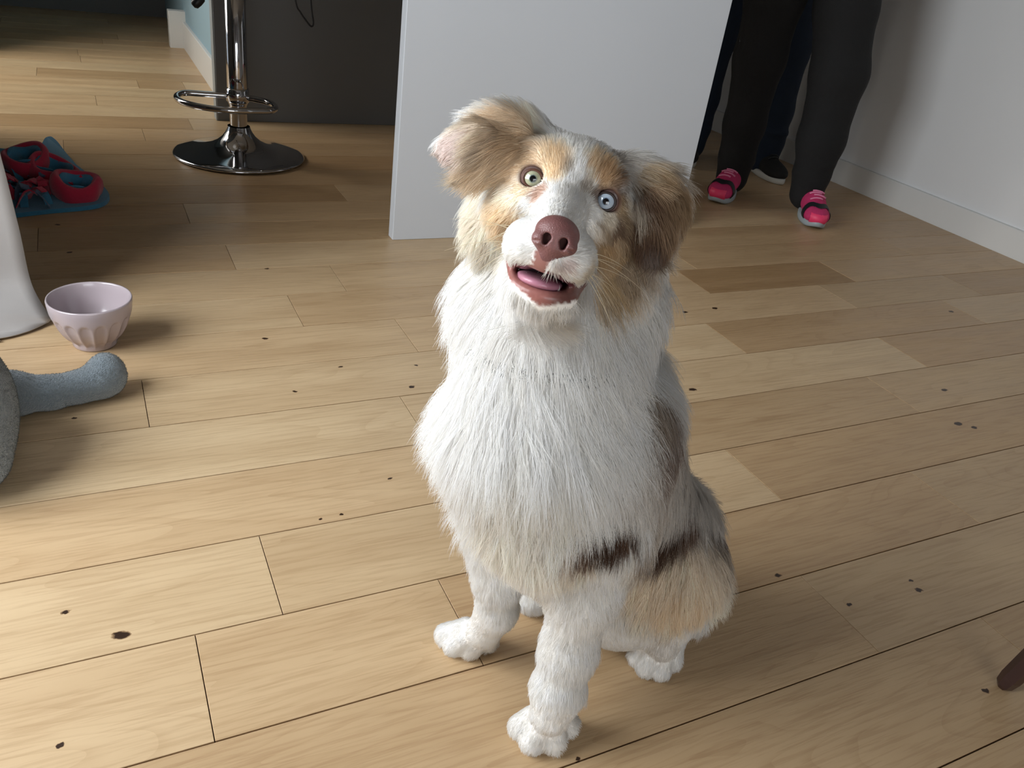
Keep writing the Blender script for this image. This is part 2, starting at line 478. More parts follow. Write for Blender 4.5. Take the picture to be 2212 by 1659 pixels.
window('window_2', 'x', WALL_L - .11, 3.06, 4.0, 0.0, 2.1, 0, 'narrow glazed kitchen door in the left wall')

window('window_3', 'y', WALL_B - .11, -0.95, 0.80, 0.0, 1.25, 1, 'low wide window in the wall behind the viewer')

def skirting(name, x0, x1, y0, y1, label, h=0.092):
    tag(box(name, x0, x1, y0, y1, -0.002, h, skirt_white, None, .002), label, kind='structure')
skirting('baseboard_right', WALL_R - .014, WALL_R + .002, WALL_B, WALL_F, 'white skirting board along the foot of the right wall')
skirting('baseboard_left', WALL_L - .002, WALL_L + .014, 1.6, 3.2, 'white skirting board along the foot of the left wall')
# kitchen partition: blue-grey wall running away behind the kitchen island
PX = 0.492
tag(box('wall_partition', PX, PX + .10, 3.17, WALL_F, -0.03, CEIL, blue_wall), 'blue grey partition wall behind the dark kitchen island', kind='structure')
skirting('baseboard_partition', PX - .014, PX + .002, 3.17, 4.50, 'white skirting board at the foot of the blue grey partition', 0.12)
skirting('trim_1', PX - .075, PX + .02, 4.50, 4.56, 'white skirting block ending the baseboard of the blue partition', 0.165)
# ================================================================ FURNITURE
island_m = mat('anthracite_laminate', srgb(114, 115, 116), 0.55, noise=0.04, nscale=3)
edge_m = mat('laminate_edge', srgb(150, 155, 156), 0.5, noise=0.02)
panel_m = mat('white_laminate', srgb(216, 222, 230), 0.42, noise=0.012, nscale=3)
island = tag(empty('kitchen_island', (1.2, 3.11, 0)), 'dark grey kitchen island with a flat laminate back panel', 'kitchen island')
box('back_panel', .428, 2.05, 3.11, 3.135, 0, .90, island_m, island, .001)
box('side_panel', .424, .440, 3.112, 3.166, 0, .90, edge_m, island, .001)
box('body', .60, 2.03, 3.136, 3.72, 0.0, .90, island_m, island)
box('worktop', .40, 2.07, 3.08, 3.165, .90, .94, panel_m, island, .003)
box('worktop', .60, 2.07, 3.166, 3.76, .90, .94, panel_m, island, .003)
bar = tag(empty('breakfast_bar', (1.13, 2.5, 0)), 'white breakfast bar with a wide flat end panel', 'bar table')
box('end_panel', .681, 1.592, 1.92, 1.953, 0, .90, panel_m, bar, .0012)
box('bar_top', -.05, 1.65, 1.86, 3.075, .90, .94, panel_m, bar, .003)  # unseen left overhang, extended to shade the floor around the stool

# ---- tall cupboard added out of view to shade the floor before the island
cup_m = mat('added_cupboard_laminate', srgb(105, 103, 100), 0.5, noise=0.03, nscale=4)
cup = tag(empty('added_shade_cupboard', (-.70, 2.47, 0)), 'tall dark grey cupboard added out of view to shade the kitchen floor', 'cupboard')
box('body', -.995, -.42, 1.98, 2.98, 0, 2.1, cup_m, cup, .002)
for y0, y1 in ((1.985, 2.478), (2.482, 2.975)):
    dr_ = box('door', -.42, -.40, y0, y1, .08, 2.09, cup_m, cup, .002)
    tube('handle', [(-.395, (y1 if y0 < 2 else y0) + (-.05 if y0 < 2 else .05), z) for z in (.95, 1.15)], .006, edge_m, dr_, 8)

cup2 = tag(empty('added_shade_cupboard', (-.70, 4.74, 0)), 'tall dark grey cupboard added out of view to darken the far floor', 'cupboard')  # second added cupboard, keeps the kitchen door light off the far floor
box('body', -.995, -.42, 4.06, 5.44, 0, 2.1, cup_m, cup2, .002)
for y0, y1 in ((4.065, 4.748), (4.752, 5.435)):
    dr_ = box('door', -.42, -.40, y0, y1, .08, 2.09, cup_m, cup2, .002)
    tube('handle', [(-.395, (y1 if y0 < 4.5 else y0) + (-.05 if y0 < 4.5 else .05), z) for z in (.95, 1.15)], .006, edge_m, dr_, 8)

# ---- bar stool
chrome = mat('chrome', (0.62, 0.62, 0.64, 1), 0.07, 1.0)
black_plastic = mat('black_plastic', srgb(24, 25, 27), 0.45, noise=0.1)
seat_m = mat('white_leatherette', srgb(205, 205, 205), 0.5, noise=0.03)
SC = (0.428, 2.67)
stool = tag(empty('bar_stool', (SC[0], SC[1], 0)), 'chrome bar stool with round trumpet base and looped footrest', 'bar stool')
prof = [(0.0, 0.001), (0.190, 0.001), (0.1965, 0.004), (0.197, 0.008), (0.190, 0.0115), (0.165, 0.0165), (0.135, 0.0225), (0.105, 0.030), (0.082, 0.039), (0.063, 0.050), (0.049, 0.063), (0.040, 0.076), (0.0345, 0.088), (0.033, 0.094)]
lathe('base', prof, (SC[0], SC[1], 0), chrome, stool, 72)
col = lathe('column', [(0.0255, 0.085), (0.0255, 0.155), (0.0275, 0.160), (0.0300, 0.166), (0.0300, 0.60), (0.0, 0.60)], (SC[0], SC[1], 0), chrome, stool, 40)
lathe('gas_lift', [(0.016, 0.59), (0.016, 0.70), (0.0, 0.70)], (SC[0], SC[1], 0), chrome, stool, 24)
lathe('collar', [(0.0305, 0.166), (0.0335, 0.168), (0.0335, 0.205), (0.0305, 0.207)], (SC[0], SC[1], 0), chrome, stool, 40)
ring_px = [(500, 207), (440, 203), (398, 201), (381, 209), (395, 221), (440, 232), (500, 239), (552, 240), (585, 239), (595, 232), (580, 221), (535, 211)]
ring = spline([onz(x, y, 0.182) for x, y in ring_px], 60)
ring = [Vector((SC[0] - .012, SC[1] + .022, .182))] + [Vector(p) for p in ring] + [Vector((SC[0] + .012, SC[1] + .022, .182))]
tube('footrest', ring, 0.0088, chrome, stool, 10)
bm = bmesh.new(); bmesh.ops.create_circle(bm, cap_ends=True, segments=40, radius=.19)
bmesh.ops.extrude_face_region(bm, geom=bm.faces[:])
bm.verts.ensure_lookup_table()
for v in bm.verts[40:]: v.co.z += .06
bmesh.ops.recalc_face_normals(bm, faces=bm.faces[:]); bmesh.ops.bevel(bm, geom=[e for e in bm.edges if abs(e.verts[0].co.z - e.verts[1].co.z) < 1e-4 and len(e.link_faces) == 2], offset=.018, segments=3, affect='EDGES')
bm.transform(Matrix.Translation((SC[0], SC[1], .70))); bm_obj('seat', bm, seat_m, stool, True)
lev = [at(505, -170, 2.2), at(455, -45, 2.19), at(434, -2, 2.18)]
tube('lever', [Vector((SC[0], SC[1], .69))] + [Vector(p) for p in lev], .005, black_plastic, stool, 8)
k0, k1 = Vector(at(438, -6, 2.18)), Vector(at(417, 13, 2.18))
tube('lever_grip', [k0 + (k1 - k0) * t for t in (0, .1, .5, .85, 1)], [.007, .011, .0125, .012, .006], black_plastic, stool, 12)

# ---- cable loop hanging under the bar in front of the island
cable_m = mat('black_cable', srgb(20, 20, 22), 0.5, noise=0.1)
cb = spline([ony(600, -380, 2.98), ony(622, -120, 2.98), ony(638, 0, 2.98), ony(650, 28, 2.98), ony(667, 52, 2.98), ony(674, 57, 2.98), ony(677, 48, 2.98), ony(673, 20, 2.98), ony(669, -40, 2.98), ony(664, -200, 2.98), ony(655, -380, 2.98)], 50)
cb = [(p[0], p[1], min(p[2], .899)) for p in cb]
tag(tube('cable', cb, .0028, cable_m, None, 8), 'thin black cable hanging in a narrow loop before the dark island', 'cable')

# ---- bowl
bowl_m = mat('mauve_stoneware', srgb(176, 164, 169), 0.22, noise=0.02, nscale=30, coat=0.4)
BC = (-0.0245, 1.478)
def bowl_mesh():
    n = 192
    outer = [(0.0, 0.003), (0.030, 0.003), (0.032, 0.0), (0.0345, 0.0), (0.0365, 0.003), (0.037, 0.009), (0.0395, 0.013), (0.0465, 0.020), (0.053, 0.030), (0.0585, 0.041), (0.063, 0.053), (0.0655, 0.062), (0.067, 0.070), (0.0682, 0.080), (0.0688, 0.088), (0.0680, 0.0905), (0.0660, 0.0905), (0.0648, 0.088),
             (0.0635, 0.078), (0.0605, 0.060), (0.054, 0.042), (0.044, 0.026), (0.030, 0.016), (0.014, 0.012), (0.0, 0.0115)]
    prof_o = outer[:6] + [(float(np.interp(z, [p[1] for p in outer[5:15]], [p[0] for p in outer[5:15]])), float(z)) for z in np.linspace(.0105, .078, 26)] + outer[14:]
    outer = prof_o
    V, Fc = [], []
    nf = 16
    for i, (r, z) in enumerate(outer):
        for j in range(n):
            a = 2 * math.pi * j / n
            rr = r
            if 5 <= i <= 32:                     # carved flutes with arched tops
                u = (a * nf / (2 * math.pi)) % 1.0 - 0.5
                wdt = max(0.0, 1 - (u / 0.44) ** 2)
                top = 0.064 - 0.016 * (abs(u) / 0.46) ** 3
                t = max(0.0, min(1.0, (top - z) / 0.005)) * max(0.0, min(1.0, (z - 0.008) / 0.006))
                rr = r - 0.0042 * (wdt ** 0.6) * t
            V.append((BC[0] + rr * math.cos(a), BC[1] + rr * math.sin(a), z))
    for i in range(len(outer) - 1):
        for j in range(n):
            Fc.append((i * n + j, i * n + (j + 1) % n, (i + 1) * n + (j + 1) % n, (i + 1) * n + j))
    return V, Fc
V, Fc = bowl_mesh()
tag(mesh_obj('bowl', V, Fc, bowl_m, None, True), 'mauve glazed bowl with fluted sides standing beside the curtain hem', 'bowl')

# ---- curtain at the left, its hem spread on the floor
def curtain():
    m, nt, b = new_mat('curtain_cloth')
    b.inputs['Base Color'].default_value = srgb(168, 164, 162); b.inputs['Roughness'].default_value = 0.85
    tc = nt.nodes.new('ShaderNodeTexCoord'); w = nt.nodes.new('ShaderNodeTexNoise'); w.inputs['Scale'].default_value = 900
    nt.links.new(tc.outputs['Object'], w.inputs['Vector'])
    bp = nt.nodes.new('ShaderNodeBump'); bp.inputs['Strength'].default_value = .12; bp.inputs['Distance'].default_value = .001
    nt.links.new(w.outputs['Fac'], bp.inputs['Height']); nt.links.new(bp.outputs['Normal'], b.inputs['Normal'])
    # free edge of the cloth, from the rail down to the hem that lies on the floor
    edge = spline([(-0.01, 1.62, 1.885), (-0.02, 1.62, 1.4), ony(-34, -330, 1.62), ony(-34, -80, 1.62), ony(-30, 150, 1.62), ony(-18, 300, 1.62), ony(2, 390, 1.62), ony(30, 505, 1.62), ony(50, 598, 1.62), ony(70, 645, 1.60), onz(100, 690, .012)], 52)  # upper part, out of view, widened to block window light from the kitchen floor
    cols = 46; V, Fc = [], []
    for i, e in enumerate(edge):
        t = i / (len(edge) - 1)
        for j in range(cols):
            s = j / (cols - 1)
            low = max(0, (t - .80) / .20)
            fold = 0.045 * math.sin(s * 21.0 + .4) * (1 - .25 * t) * min(1, s * 6) * (1 - .85 * low)
            x = e[0] - s * (.985 + e[0]) + .01 * math.sin(s * 34 + 2 * t)
            y = e[1] + fold - 0.10 * s * low ** 1.2 - .02 * s
            z = max(e[2] + (.02 * math.sin(s * 16) * low), .004 + .004 * math.sin(s * 30) ** 2)
            V.append((x, y, z))
    # hem running forward on the floor
    n0 = len(edge)
    hem = [onz(104, 697, .006), onz(60, 716, .005), onz(0, 731, .005), onz(-120, 748, .004), (-.96, 1.50, .004)]
    hemc = spline(hem, cols)
    last = [np.array(V[(n0 - 1) * cols + j]) for j in range(cols)]
    for q in (0.5, 0.8, 1.0):
        for j in range(cols):
            h = np.array(hemc[j]); h[0] = min(h[0], hemc[0][0])
            p = last[j] * (1 - q) + h * q
            p[2] = max(.003, last[j][2] * (1 - q) + h[2] * q)
            V.append(tuple(p))
    rows = n0 + 3
    for i in range(rows - 1):
        for j in range(cols - 1):
            a = i * cols + j; Fc.append((a, a + 1, a + cols + 1, a + cols))
    o = mesh_obj('curtain', V, Fc, m, None, True)
    sd = o.modifiers.new('thick', 'SOLIDIFY'); sd.thickness = .002; sd.offset = 0
    return tag(o, 'pale grey cloth curtain hanging to the floor with its hem spread', 'curtain')
curtain()
rail_m = mat('rail_metal', srgb(190, 190, 190), 0.35, 1.0, noise=.02)
rail = tag(empty('curtain_rail', (-0.85, 1.62, 1.9)), 'thin metal curtain rail hung from the ceiling', 'curtain rail')
tube('rail', [(WALL_L + .005, 1.62, 1.905), (0.03, 1.62, 1.905)], .011, rail_m, rail, 12)
tube('hanger', [(-0.40, 1.62, 1.90), (-0.40, 1.62, CEIL + .002)], .006, rail_m, rail, 8)

# ---- grey plush toy lying at the left
plush_m = mat('grey_plush', srgb(128, 140, 148), 0.95, noise=0.16, nscale=260, bump=0.9, bscale=420, sheen=0.5)
Fp = Field()
arm = [onz(-60, 850, .046), onz(25, 851, .033), onz(110, 848, .0255), onz(170, 836, .0245), onz(218, 822, .0275), onz(232, 814, .030)]
arm_r = [.046, .033, .0250, .0240, .0270, .0290]
for a, b, ra, rb in zip(arm[:-1], arm[1:], arm_r[:-1], arm_r[1:]): Fp.cone(a, b, ra, rb, .015)
Fp.ell(onz(228, 797, .040), (.0250, .0250, .0270), k=.015)
Fp.ell(onz(-120, 880, .09), (.085, .12, .09), k=.03)
Fp.ell(onz(-95, 950, .065), (.055, .09, .065), k=.03)
Fp.cone(onz(-75, 925, .06), onz(-52, 1000, .035), .050, .036, .03)
Fp.ell(onz(-210, 830, .13), (.10, .10, .11), k=.03); Fp.cone(onz(-210, 830, .08), onz(-330, 760, .06), .05, .045, .03); Fp.ell(onz(-300, 930, .05), (.06, .05, .05), k=.03)
V, Q = Fp.mesh(.005, .001)
plush = tag(np_mesh('plush_toy', V, Q, plush_m), 'grey plush toy with one long rounded limb stretched toward the bowl', 'plush toy')
PLUSH_MESH = (V, Q)

# ---- snuffle mat
fleece_blue = mat('blue_fleece', srgb(52, 118, 150), 0.95, noise=0.15, nscale=120, bump=0.4, bscale=500, sheen=.3)
fleece_red = mat('red_fleece', srgb(178, 30, 62), 0.95, noise=0.15, nscale=120, bump=0.4, bscale=500, sheen=.3)
fleece_grey = mat('slate_fleece', srgb(78, 92, 116), 0.95, noise=0.15, nscale=120, bump=0.4, bscale=500, sheen=.3)
mc = onz(-20, 420)
sm = tag(empty('snuffle_mat', (mc[0], mc[1], 0)), 'blue fleece snuffle mat covered in red rings and loose strips', 'pet mat')
outl = [onz(x, y) for x, y in ((-140, 492), (25, 472), (110, 462), (185, 455), (222, 447), (237, 432), (228, 412), (195, 385), (150, 352), (124, 331), (105, 328), (60, 345), (-160, 345))]
outl = spline(outl + [outl[0]], 90)[:-1]
V, Fc = [], []
n = len(outl)
for z, k in ((0.0005, 1.0), (0.007, 1.0), (0.010, .985)):
    cen = np.mean(outl, 0)
    for p in outl:
        q = cen + (p - cen) * k; lift = .03 * max(0, (p[1] - 2.52) / .16) ** 1.0 if z > .001 else .028 * max(0, (p[1] - 2.52) / .16)
        V.append((q[0], q[1], z + lift))
for lv in range(2):
    for j in range(n): Fc.append((lv * n + j, lv * n + (j + 1) % n, (lv + 1) * n + (j + 1) % n, (lv + 1) * n + j))
Fc.append(tuple(range(2 * n, 3 * n))); Fc.append(tuple(range(n - 1, -1, -1)))
mesh_obj('mat_base', V, Fc, fleece_blue, sm)
def fleece_ring(px, py, z, rx, ry, thick, tilt):
    c = Vector(onz(px, py, z)); R = Matrix.Rotation(tilt[0], 3, 'X') @ Matrix.Rotation(tilt[1], 3, 'Y') @ Matrix.Rotation(tilt[2], 3, 'Z')
    pts = []
    for j in range(28):
        a = 2 * math.pi * j / 28
        pts.append(c + R @ Vector((rx * math.cos(a) * (1 + .05 * math.sin(3 * a)), ry * math.sin(a), .006 * math.sin(2 * a + px))))
    V, Fc = [], []
    for j, p in enumerate(pts):                      # a soft upright band: tall oval cross-section
        rad_ = (p - c).normalized(); up_ = (R @ Vector((0, 0, 1)))
        for q in range(10):
            b_ = 2 * math.pi * q / 10
            V.append(p + rad_ * thick * .62 * math.cos(b_) * (1 + .15 * math.sin(5 * j + px)) + up_ * thick * 1.35 * math.sin(b_))
    for j in range(28):
        for q in range(10): Fc.append((j * 10 + q, j * 10 + (q + 1) % 10, ((j + 1) % 28) * 10 + (q + 1) % 10, ((j + 1) % 28) * 10 + q))
    ro = mesh_obj('ring', V, Fc, fleece_red, sm, True)
    V, Fc = [], []
    for rr, dz in ((.80, .022), (.66, .012), (.45, -.004), (.0, -.010)):
        for j in range(20):
            a = 2 * math.pi * j / 20
            V.append(c + R @ Vector((rx * rr * math.cos(a), ry * rr * math.sin(a), dz + .006 * math.sin(3 * a))))
    for i in range(3):
        for j in range(20): Fc.append((i * 20 + j, i * 20 + (j + 1) % 20, (i + 1) * 20 + (j + 1) % 20, (i + 1) * 20 + j))
    o = mesh_obj('lining', V, Fc, fleece_blue, ro, True)
    o.modifiers.new('thick', 'SOLIDIFY').thickness = .003
fleece_ring(57, 347, .058, .046, .050, .019, (.25, -.1, 0))
fleece_ring(116, 372, .040, .052, .042, .019, (.25, .2, -.35))
fleece_ring(165, 405, .034, .046, .042, .022, (.25, .12, 0))
srng = random.Random(5)
for i in range(90):
    px, py = srng.uniform(-60, 112), srng.uniform(352, 452)
    if px > 112 - (py - 420) * -.2 and py < 400: continue
    c = onz(px, py, .012)
    ang = srng.uniform(0, 6.28); ln = srng.uniform(.03, .055); w = srng.uniform(.008, .013); up = srng.uniform(.012, .045)
    d = Vector((math.cos(ang), math.sin(ang), 0)); s = Vector((-d.y, d.x, 0)) * w
    tw = srng.uniform(-.6, .6)
    V = []
    for t in (0, .25, .5, .75, 1):
        p = Vector(c) + d * ln * t + Vector((0, 0, up * math.sin(t * 2.2)))
        ss = Matrix.Rotation(tw * t, 3, d) @ s
        V += [p - ss, p + ss, p + ss + Vector((0, 0, .0035)), p - ss + Vector((0, 0, .0035))]
    Fc = [(3, 2, 1, 0), (16, 17, 18, 19)]
    for q in range(4):
        for e in range(4): Fc.append((q * 4 + e, q * 4 + (e + 1) % 4, q * 4 + 4 + (e + 1) % 4, q * 4 + 4 + e))
    mesh_obj('fleece_strip', V, Fc, srng.choice([fleece_red, fleece_red, fleece_blue, fleece_grey]), sm)

# ---- dark wooden chair whose splayed leg enters at the right
chair_m = mat('mahogany_stain', srgb(58, 36, 33), 0.32, noise=0.25, nscale=60, coat=.3)
seat_pad = mat('brown_seat', srgb(80, 58, 48), 0.7, noise=.1)
tip = Vector(onz(2163, 1484, .0)); topl = Vector(at(2300, 1262, .66))
dr = (topl - tip).normalized()
cc = tip + Vector((.30, -.17, 0))
chair = tag(empty('wooden_chair', tuple(Vector((cc.x, cc.y, 0)))), 'dark reddish brown wooden chair with splayed tapering legs', 'chair')
def chair_leg(foot, outward):
    ax = (Vector((cc.x, cc.y, 0)) - foot); ax.z = 0
    top = foot + ax * .34 + Vector((0, 0, .43))
    V, Fc = tube_data([foot + (top - foot) * t for t in (0, .012, .04, .3, .7, 1)], [.006, .0105, .0125, .0155, .019, .020], 6)
    return mesh_obj('leg', [Vector((v.x, v.y, max(v.z, 0.0))) for v in V], Fc, chair_m, chair)
for sx, sy in ((1, 1), (-1, 1), (1, -1), (-1, -1)):
    f = Vector((cc.x, cc.y, 0)) + Vector(((tip.x - cc.x) * sx, (tip.y - cc.y) * sy, 0)); f.z = 0
    chair_leg(f, None)
box('seat', cc.x - .23, cc.x + .23, cc.y - .20, cc.y + .20, .425, .465, seat_pad, chair, .012, 3)
box('backrest', cc.x + .19, cc.x + .215, cc.y - .19, cc.y + .19, .50, .80, chair_m, chair, .008, 2)
for s in (-1, 1): tube('back_post', [(cc.x + .20, cc.y + .17 * s, .43), (cc.x + .215, cc.y + .175 * s, .80)], [.014, .011], chair_m, chair, 10)

# ================================================================ PEOPLE (seen from the thighs down)
skin_m = mat('skin', srgb(214, 170, 145), 0.55, noise=.05)
black_cloth = mat('black_trouser_cloth', srgb(13, 13, 14), 0.9, noise=0.15, nscale=30, bump=.3, bscale=300)
navy_denim = mat('navy_denim', srgb(20, 34, 52), 0.9, noise=0.2, nscale=60, bump=.3, bscale=600)
top_dark = mat('charcoal_jumper', srgb(70, 70, 74), 0.95, noise=.1, bump=.4, bscale=300)
top_blue = mat('slate_shirt', srgb(72, 84, 100), 0.95, noise=.1, bump=.4, bscale=300)
hair_brown = mat('brown_hair', srgb(62, 44, 34), 0.6, noise=.3, nscale=90)
pink_mesh = mat('pink_mesh_fabric', srgb(205, 50, 108), 0.75, noise=.12, nscale=90, bump=.5, bscale=700)
pink_bright = mat('bright_pink_rubber', srgb(240, 62, 110), 0.5, noise=.03)
pink_lace = mat('pale_pink_laces', srgb(222, 130, 165), 0.8, noise=.05)
shoe_black = mat('black_overlay', srgb(30, 33, 36), 0.5, noise=.05)
shoe_grey = mat('grey_midsole', srgb(160, 172, 178), 0.5, noise=.03)
white_rubber = mat('white_rubber', srgb(205, 205, 200), 0.5, noise=.03)
black_mesh = mat('black_mesh_fabric', srgb(20, 20, 20), 0.8, noise=.1, bump=.4, bscale=700)

def shoe(parent, toe, heel, colors, runner):
    toe, heel = Vector(tuple(toe) + (0,)), Vector(tuple(heel) + (0,))
    Lg = (toe - heel).length; f = (toe - heel).normalized(); s = Vector((f.y, -f.x, 0))
    def w(u, v, z): return heel + f * (u * Lg) + s * v + Vector((0, 0, z))
    upper_m, sole_m, toe_m, cap_m, lace_m = colors
    root_loc = w(.5, 0, 0)
    Fu = Field()
    R = np.array([f[:], s[:], (0, 0, 1)])
    Fu.ell(w(.16, 0, .055), (.045, .034, .046), R, .02)
    Fu.ell(w(.50, 0, .045), (.085, .037, .036), R, .03)
    Fu.ell(w(.76, 0, .036), (.062, .043, .030), R, .025)
    Fu.cone(w(.22, 0, .07), w(.50, 0, .062), .034, .026, .03)
    Fu.ell(w(.15, 0, .115), (.032, .026, .03), R, .012, True)
    V, Q = Fu.mesh(.0026, .012)
    up = np_mesh('shoe', V, Q, upper_m, parent)
    # sole outline
    out = []
    for k in range(40):
        a = 2 * math.pi * k / 40
        u = .5 + .5 * math.cos(a); wd = (.034 + .013 * max(0, math.sin((u - .25) * 2.6))) * math.sin(a)
        wd *= 1.0 if abs(math.cos(a)) < .9 else 1.05
        out.append((u, wd))
    Vs, Fs = [], []
    for z, g in ((.0005, .96), (.006, 1.0), (.020, 1.0), (.024, .93)):
        for u, v in out:
            zz = z + (.010 * max(0, (u - .82) / .18) ** 2 if runner else 0)
            Vs.append(w(.5 + (u - .5) * g, v * g, zz))
    nn = len(out)
    for i in range(3):
        for j in range(nn): Fs.append((i * nn + j, i * nn + (j + 1) % nn, (i + 1) * nn + (j + 1) % nn, (i + 1) * nn + j))
    Fs.append(tuple(range(3 * nn, 4 * nn))); Fs.append(tuple(range(nn - 1, -1, -1)))
    mesh_obj('sole', Vs, Fs, sole_m, up, True)
    if runner:
        # overlays raised from the upper: bright toe bumper and the wavy dark band behind it
        Va = np.array(V); hv = np.array(heel); fa_, sa_ = np.array(f), np.array(s)
        cen = Va[Q].mean(1) - hv; uu, vv, zz = cen @ fa_ / Lg, cen @ sa_, cen[:, 2]
        nrm = np.cross(Va[Q[:, 1]] - Va[Q[:, 0]], Va[Q[:, 3]] - Va[Q[:, 0]]); nrm /= np.linalg.norm(nrm, axis=1)[:, None]
        vn = np.zeros_like(Va)
        for q in range(4): np.add.at(vn, Q[:, q], nrm)
        vn /= np.maximum(np.linalg.norm(vn, axis=1), 1e-9)[:, None]
        mid = .800 + .028 * np.cos(vv / .036 * 4.2) - .035 * (np.abs(vv) / .04) ** 2
        band = (np.abs(uu - mid) < .052) & (zz > .016)
        bump_ = (uu > mid + .060) & (np.abs(vv) < .026) & (zz < .050)
        for nm, sel, mt, lift_ in (('overlay', band, cap_m, .0028), ('toe_bumper', bump_, toe_m, .0022)):
            if not sel.any(): continue
            qs = Q[sel]; ids, inv_ = np.unique(qs, return_inverse=True)
            np_mesh(nm, Va[ids] + vn[ids] * lift_, inv_.reshape(qs.shape), mt, up)
    for i in range(5):
        u = .40 + i * .062
        z = .0935 - i * .0072
        lp = []
        for v in (-.020, -.010, 0, .010, .020):
            q_ = np.array(w(u, v + .006 * (-1) ** i, 0)); dd = np.linalg.norm(np.array(V)[:, :2] - q_[:2], axis=1)
            lp.append((q_[0], q_[1], np.array(V)[dd < .006][:, 2].max() + .0012))
        tube('lace', lp, .0032, lace_m, up, 6)
    return up

def person(name, label, ankles, knees, hips, waist, head, cloth, top, shoes, radii):
    """ankles, knees, hips: (left, right) points; one continuous clothed figure"""
    base = (Vector(ankles[0]) + Vector(ankles[1])) / 2; base.z = 0
    root = tag(empty(name, tuple(base)), label, 'person')
    Fb = Field()                                   # the body itself: one continuous surface
    sh = [Vector(waist) + Vector((0, 0, .46)) + Vector(d) for d in ((.15, -.13, 0), (-.15, .13, 0))]
    for k in (0, 1):
        Fb.cone(ankles[k], knees[k], .036, .05, .02); Fb.cone(knees[k], hips[k], .05, .07, .03)
        el = sh[k] + Vector((.03, -.03, -.28)); hd = Vector(hips[k]) + Vector((.05 if k == 0 else -.05, -.06 if k == 0 else .04, -.02))
        Fb.cone(sh[k], el, .042, .036, .02); Fb.cone(el, hd, .036, .028, .02)
        f2 = (Vector(shoes[k][0] + (0,)) - Vector(shoes[k][1] + (0,))).normalized()
        Fb.cone(Vector(ankles[k]) + Vector((0, 0, -.02)), Vector(ankles[k]) + f2 * .05 + Vector((0, 0, -.045)), .026, .018, .02)
    Fb.ell(waist, (.14, .12, .14), k=.05); Fb.cone(Vector(waist) + Vector((0, 0, .1)), Vector(waist) + Vector((0, 0, .40)), .12, .13, .06)
    Fb.cone(sh[0], sh[1], .05, .05, .05)
    Fb.cone(Vector(waist) + Vector((0, 0, .45)), head, .05, .05, .03)
    Fb.ell(Vector(head) + Vector((0, 0, .06)), (.075, .085, .105), k=.03)
    V, Q = Fb.mesh(.012); np_mesh('body', V, Q, skin_m, root)
    Fc_ = Field()
    for k in (0, 1):
        ra, rm, rk, rt, rh = radii[k]
        a, kn, hp = Vector(ankles[k]), Vector(knees[k]), Vector(hips[k])
        hem = a + Vector((0, 0, -.03)); mid = a + (kn - a) * .42
        Fc_.cone(hem, a + (kn - a) * .12, ra, ra * 1.08, .012); Fc_.cone(a + (kn - a) * .12, mid, ra * 1.08, rm, .02)
        Fc_.cone(mid, kn, rm, rk, .03); Fc_.cone(kn, kn + (hp - kn) * .5, rk, rt, .03); Fc_.cone(kn + (hp - kn) * .5, hp, rt, rh, .03)
        f2 = (Vector(shoes[k][0] + (0,)) - Vector(shoes[k][1] + (0,))).normalized()
        Fc_.ell(a + Vector((0, 0, .035)) - f2 * .02, (ra * 1.12, ra * 1.12, .022), k=.012)     # crumpled folds above the hem
        Fc_.ell(a + Vector((0, 0, .085)) + f2 * .012, (ra * 1.05, ra * 1.1, .02), k=.012)
    Fc_.ell(Vector(waist) + Vector((0, 0, -.06)), (.17, .16, .14), k=.06)
    V, Q = Fc_.mesh(.009); np_mesh('trousers', V, Q, cloth, root)
    Ft = Field()
    Ft.ell(Vector(waist) + Vector((0, 0, .05)), (.165, .15, .15), k=.05); Ft.cone(Vector(waist) + Vector((0, 0, .1)), Vector(waist) + Vector((0, 0, .40)), .145, .15, .06)
    Ft.cone(sh[0], sh[1], .062, .062, .05)
    for k in (0, 1):
        el = sh[k] + Vector((.03, -.03, -.28)); hd = Vector(hips[k]) + Vector((.05 if k == 0 else -.05, -.06 if k == 0 else .04, -.02))
        Ft.cone(sh[k], el, .058, .05, .03); Ft.cone(el, hd, .05, .05, .02)
    V, Q = Ft.mesh(.012); np_mesh('jumper', V, Q, top, root)
    Fh = Field(); Fh.ell(Vector(head) + Vector((.02, .03, .085)), (.085, .09, .10), k=.02)
    V, Q = Fh.mesh(.012); np_mesh('hair', V, Q, hair_brown, root)
    return root

p1 = person('person', 'person in black trousers and pink running shoes standing beside the white bar',
            [(2.215, 2.045, .095), (2.065, 2.265, .085)], [(2.20, 2.05, .46), (2.045, 2.26, .46)], [(2.16, 2.12, .84), (2.03, 2.25, .84)],
            (2.10, 2.19, .95), (2.09, 2.18, 1.52), black_cloth, top_dark,
            [((2.118, 1.868), (2.262, 2.082)), ((1.905, 2.140), (2.105, 2.292))],
            [(.056, .075, .088, .094, .098), (.056, .068, .083, .092, .098)])
shoe(p1, (2.118, 1.868), (2.262, 2.082), (pink_mesh, shoe_grey, pink_bright, shoe_black, pink_lace), True)
shoe(p1, (1.905, 2.140), (2.105, 2.292), (pink_mesh, shoe_grey, pink_bright, shoe_black, pink_lace), True)
p2 = person('person', 'person in dark navy jeans and black shoes half hidden behind the black trousers',
            [(2.415, 2.50, .085), (2.20, 2.70, .085)], [(2.41, 2.515, .46), (2.20, 2.70, .46)], [(2.375, 2.56, .86), (2.24, 2.68, .86)],
            (2.31, 2.63, .97), (2.30, 2.62, 1.60), navy_denim, top_blue,
            [((2.385, 2.335), (2.435, 2.595)), ((2.085, 2.550), (2.225, 2.760))],
            [(.058, .066, .072, .084, .092), (.058, .066, .074, .086, .092)])
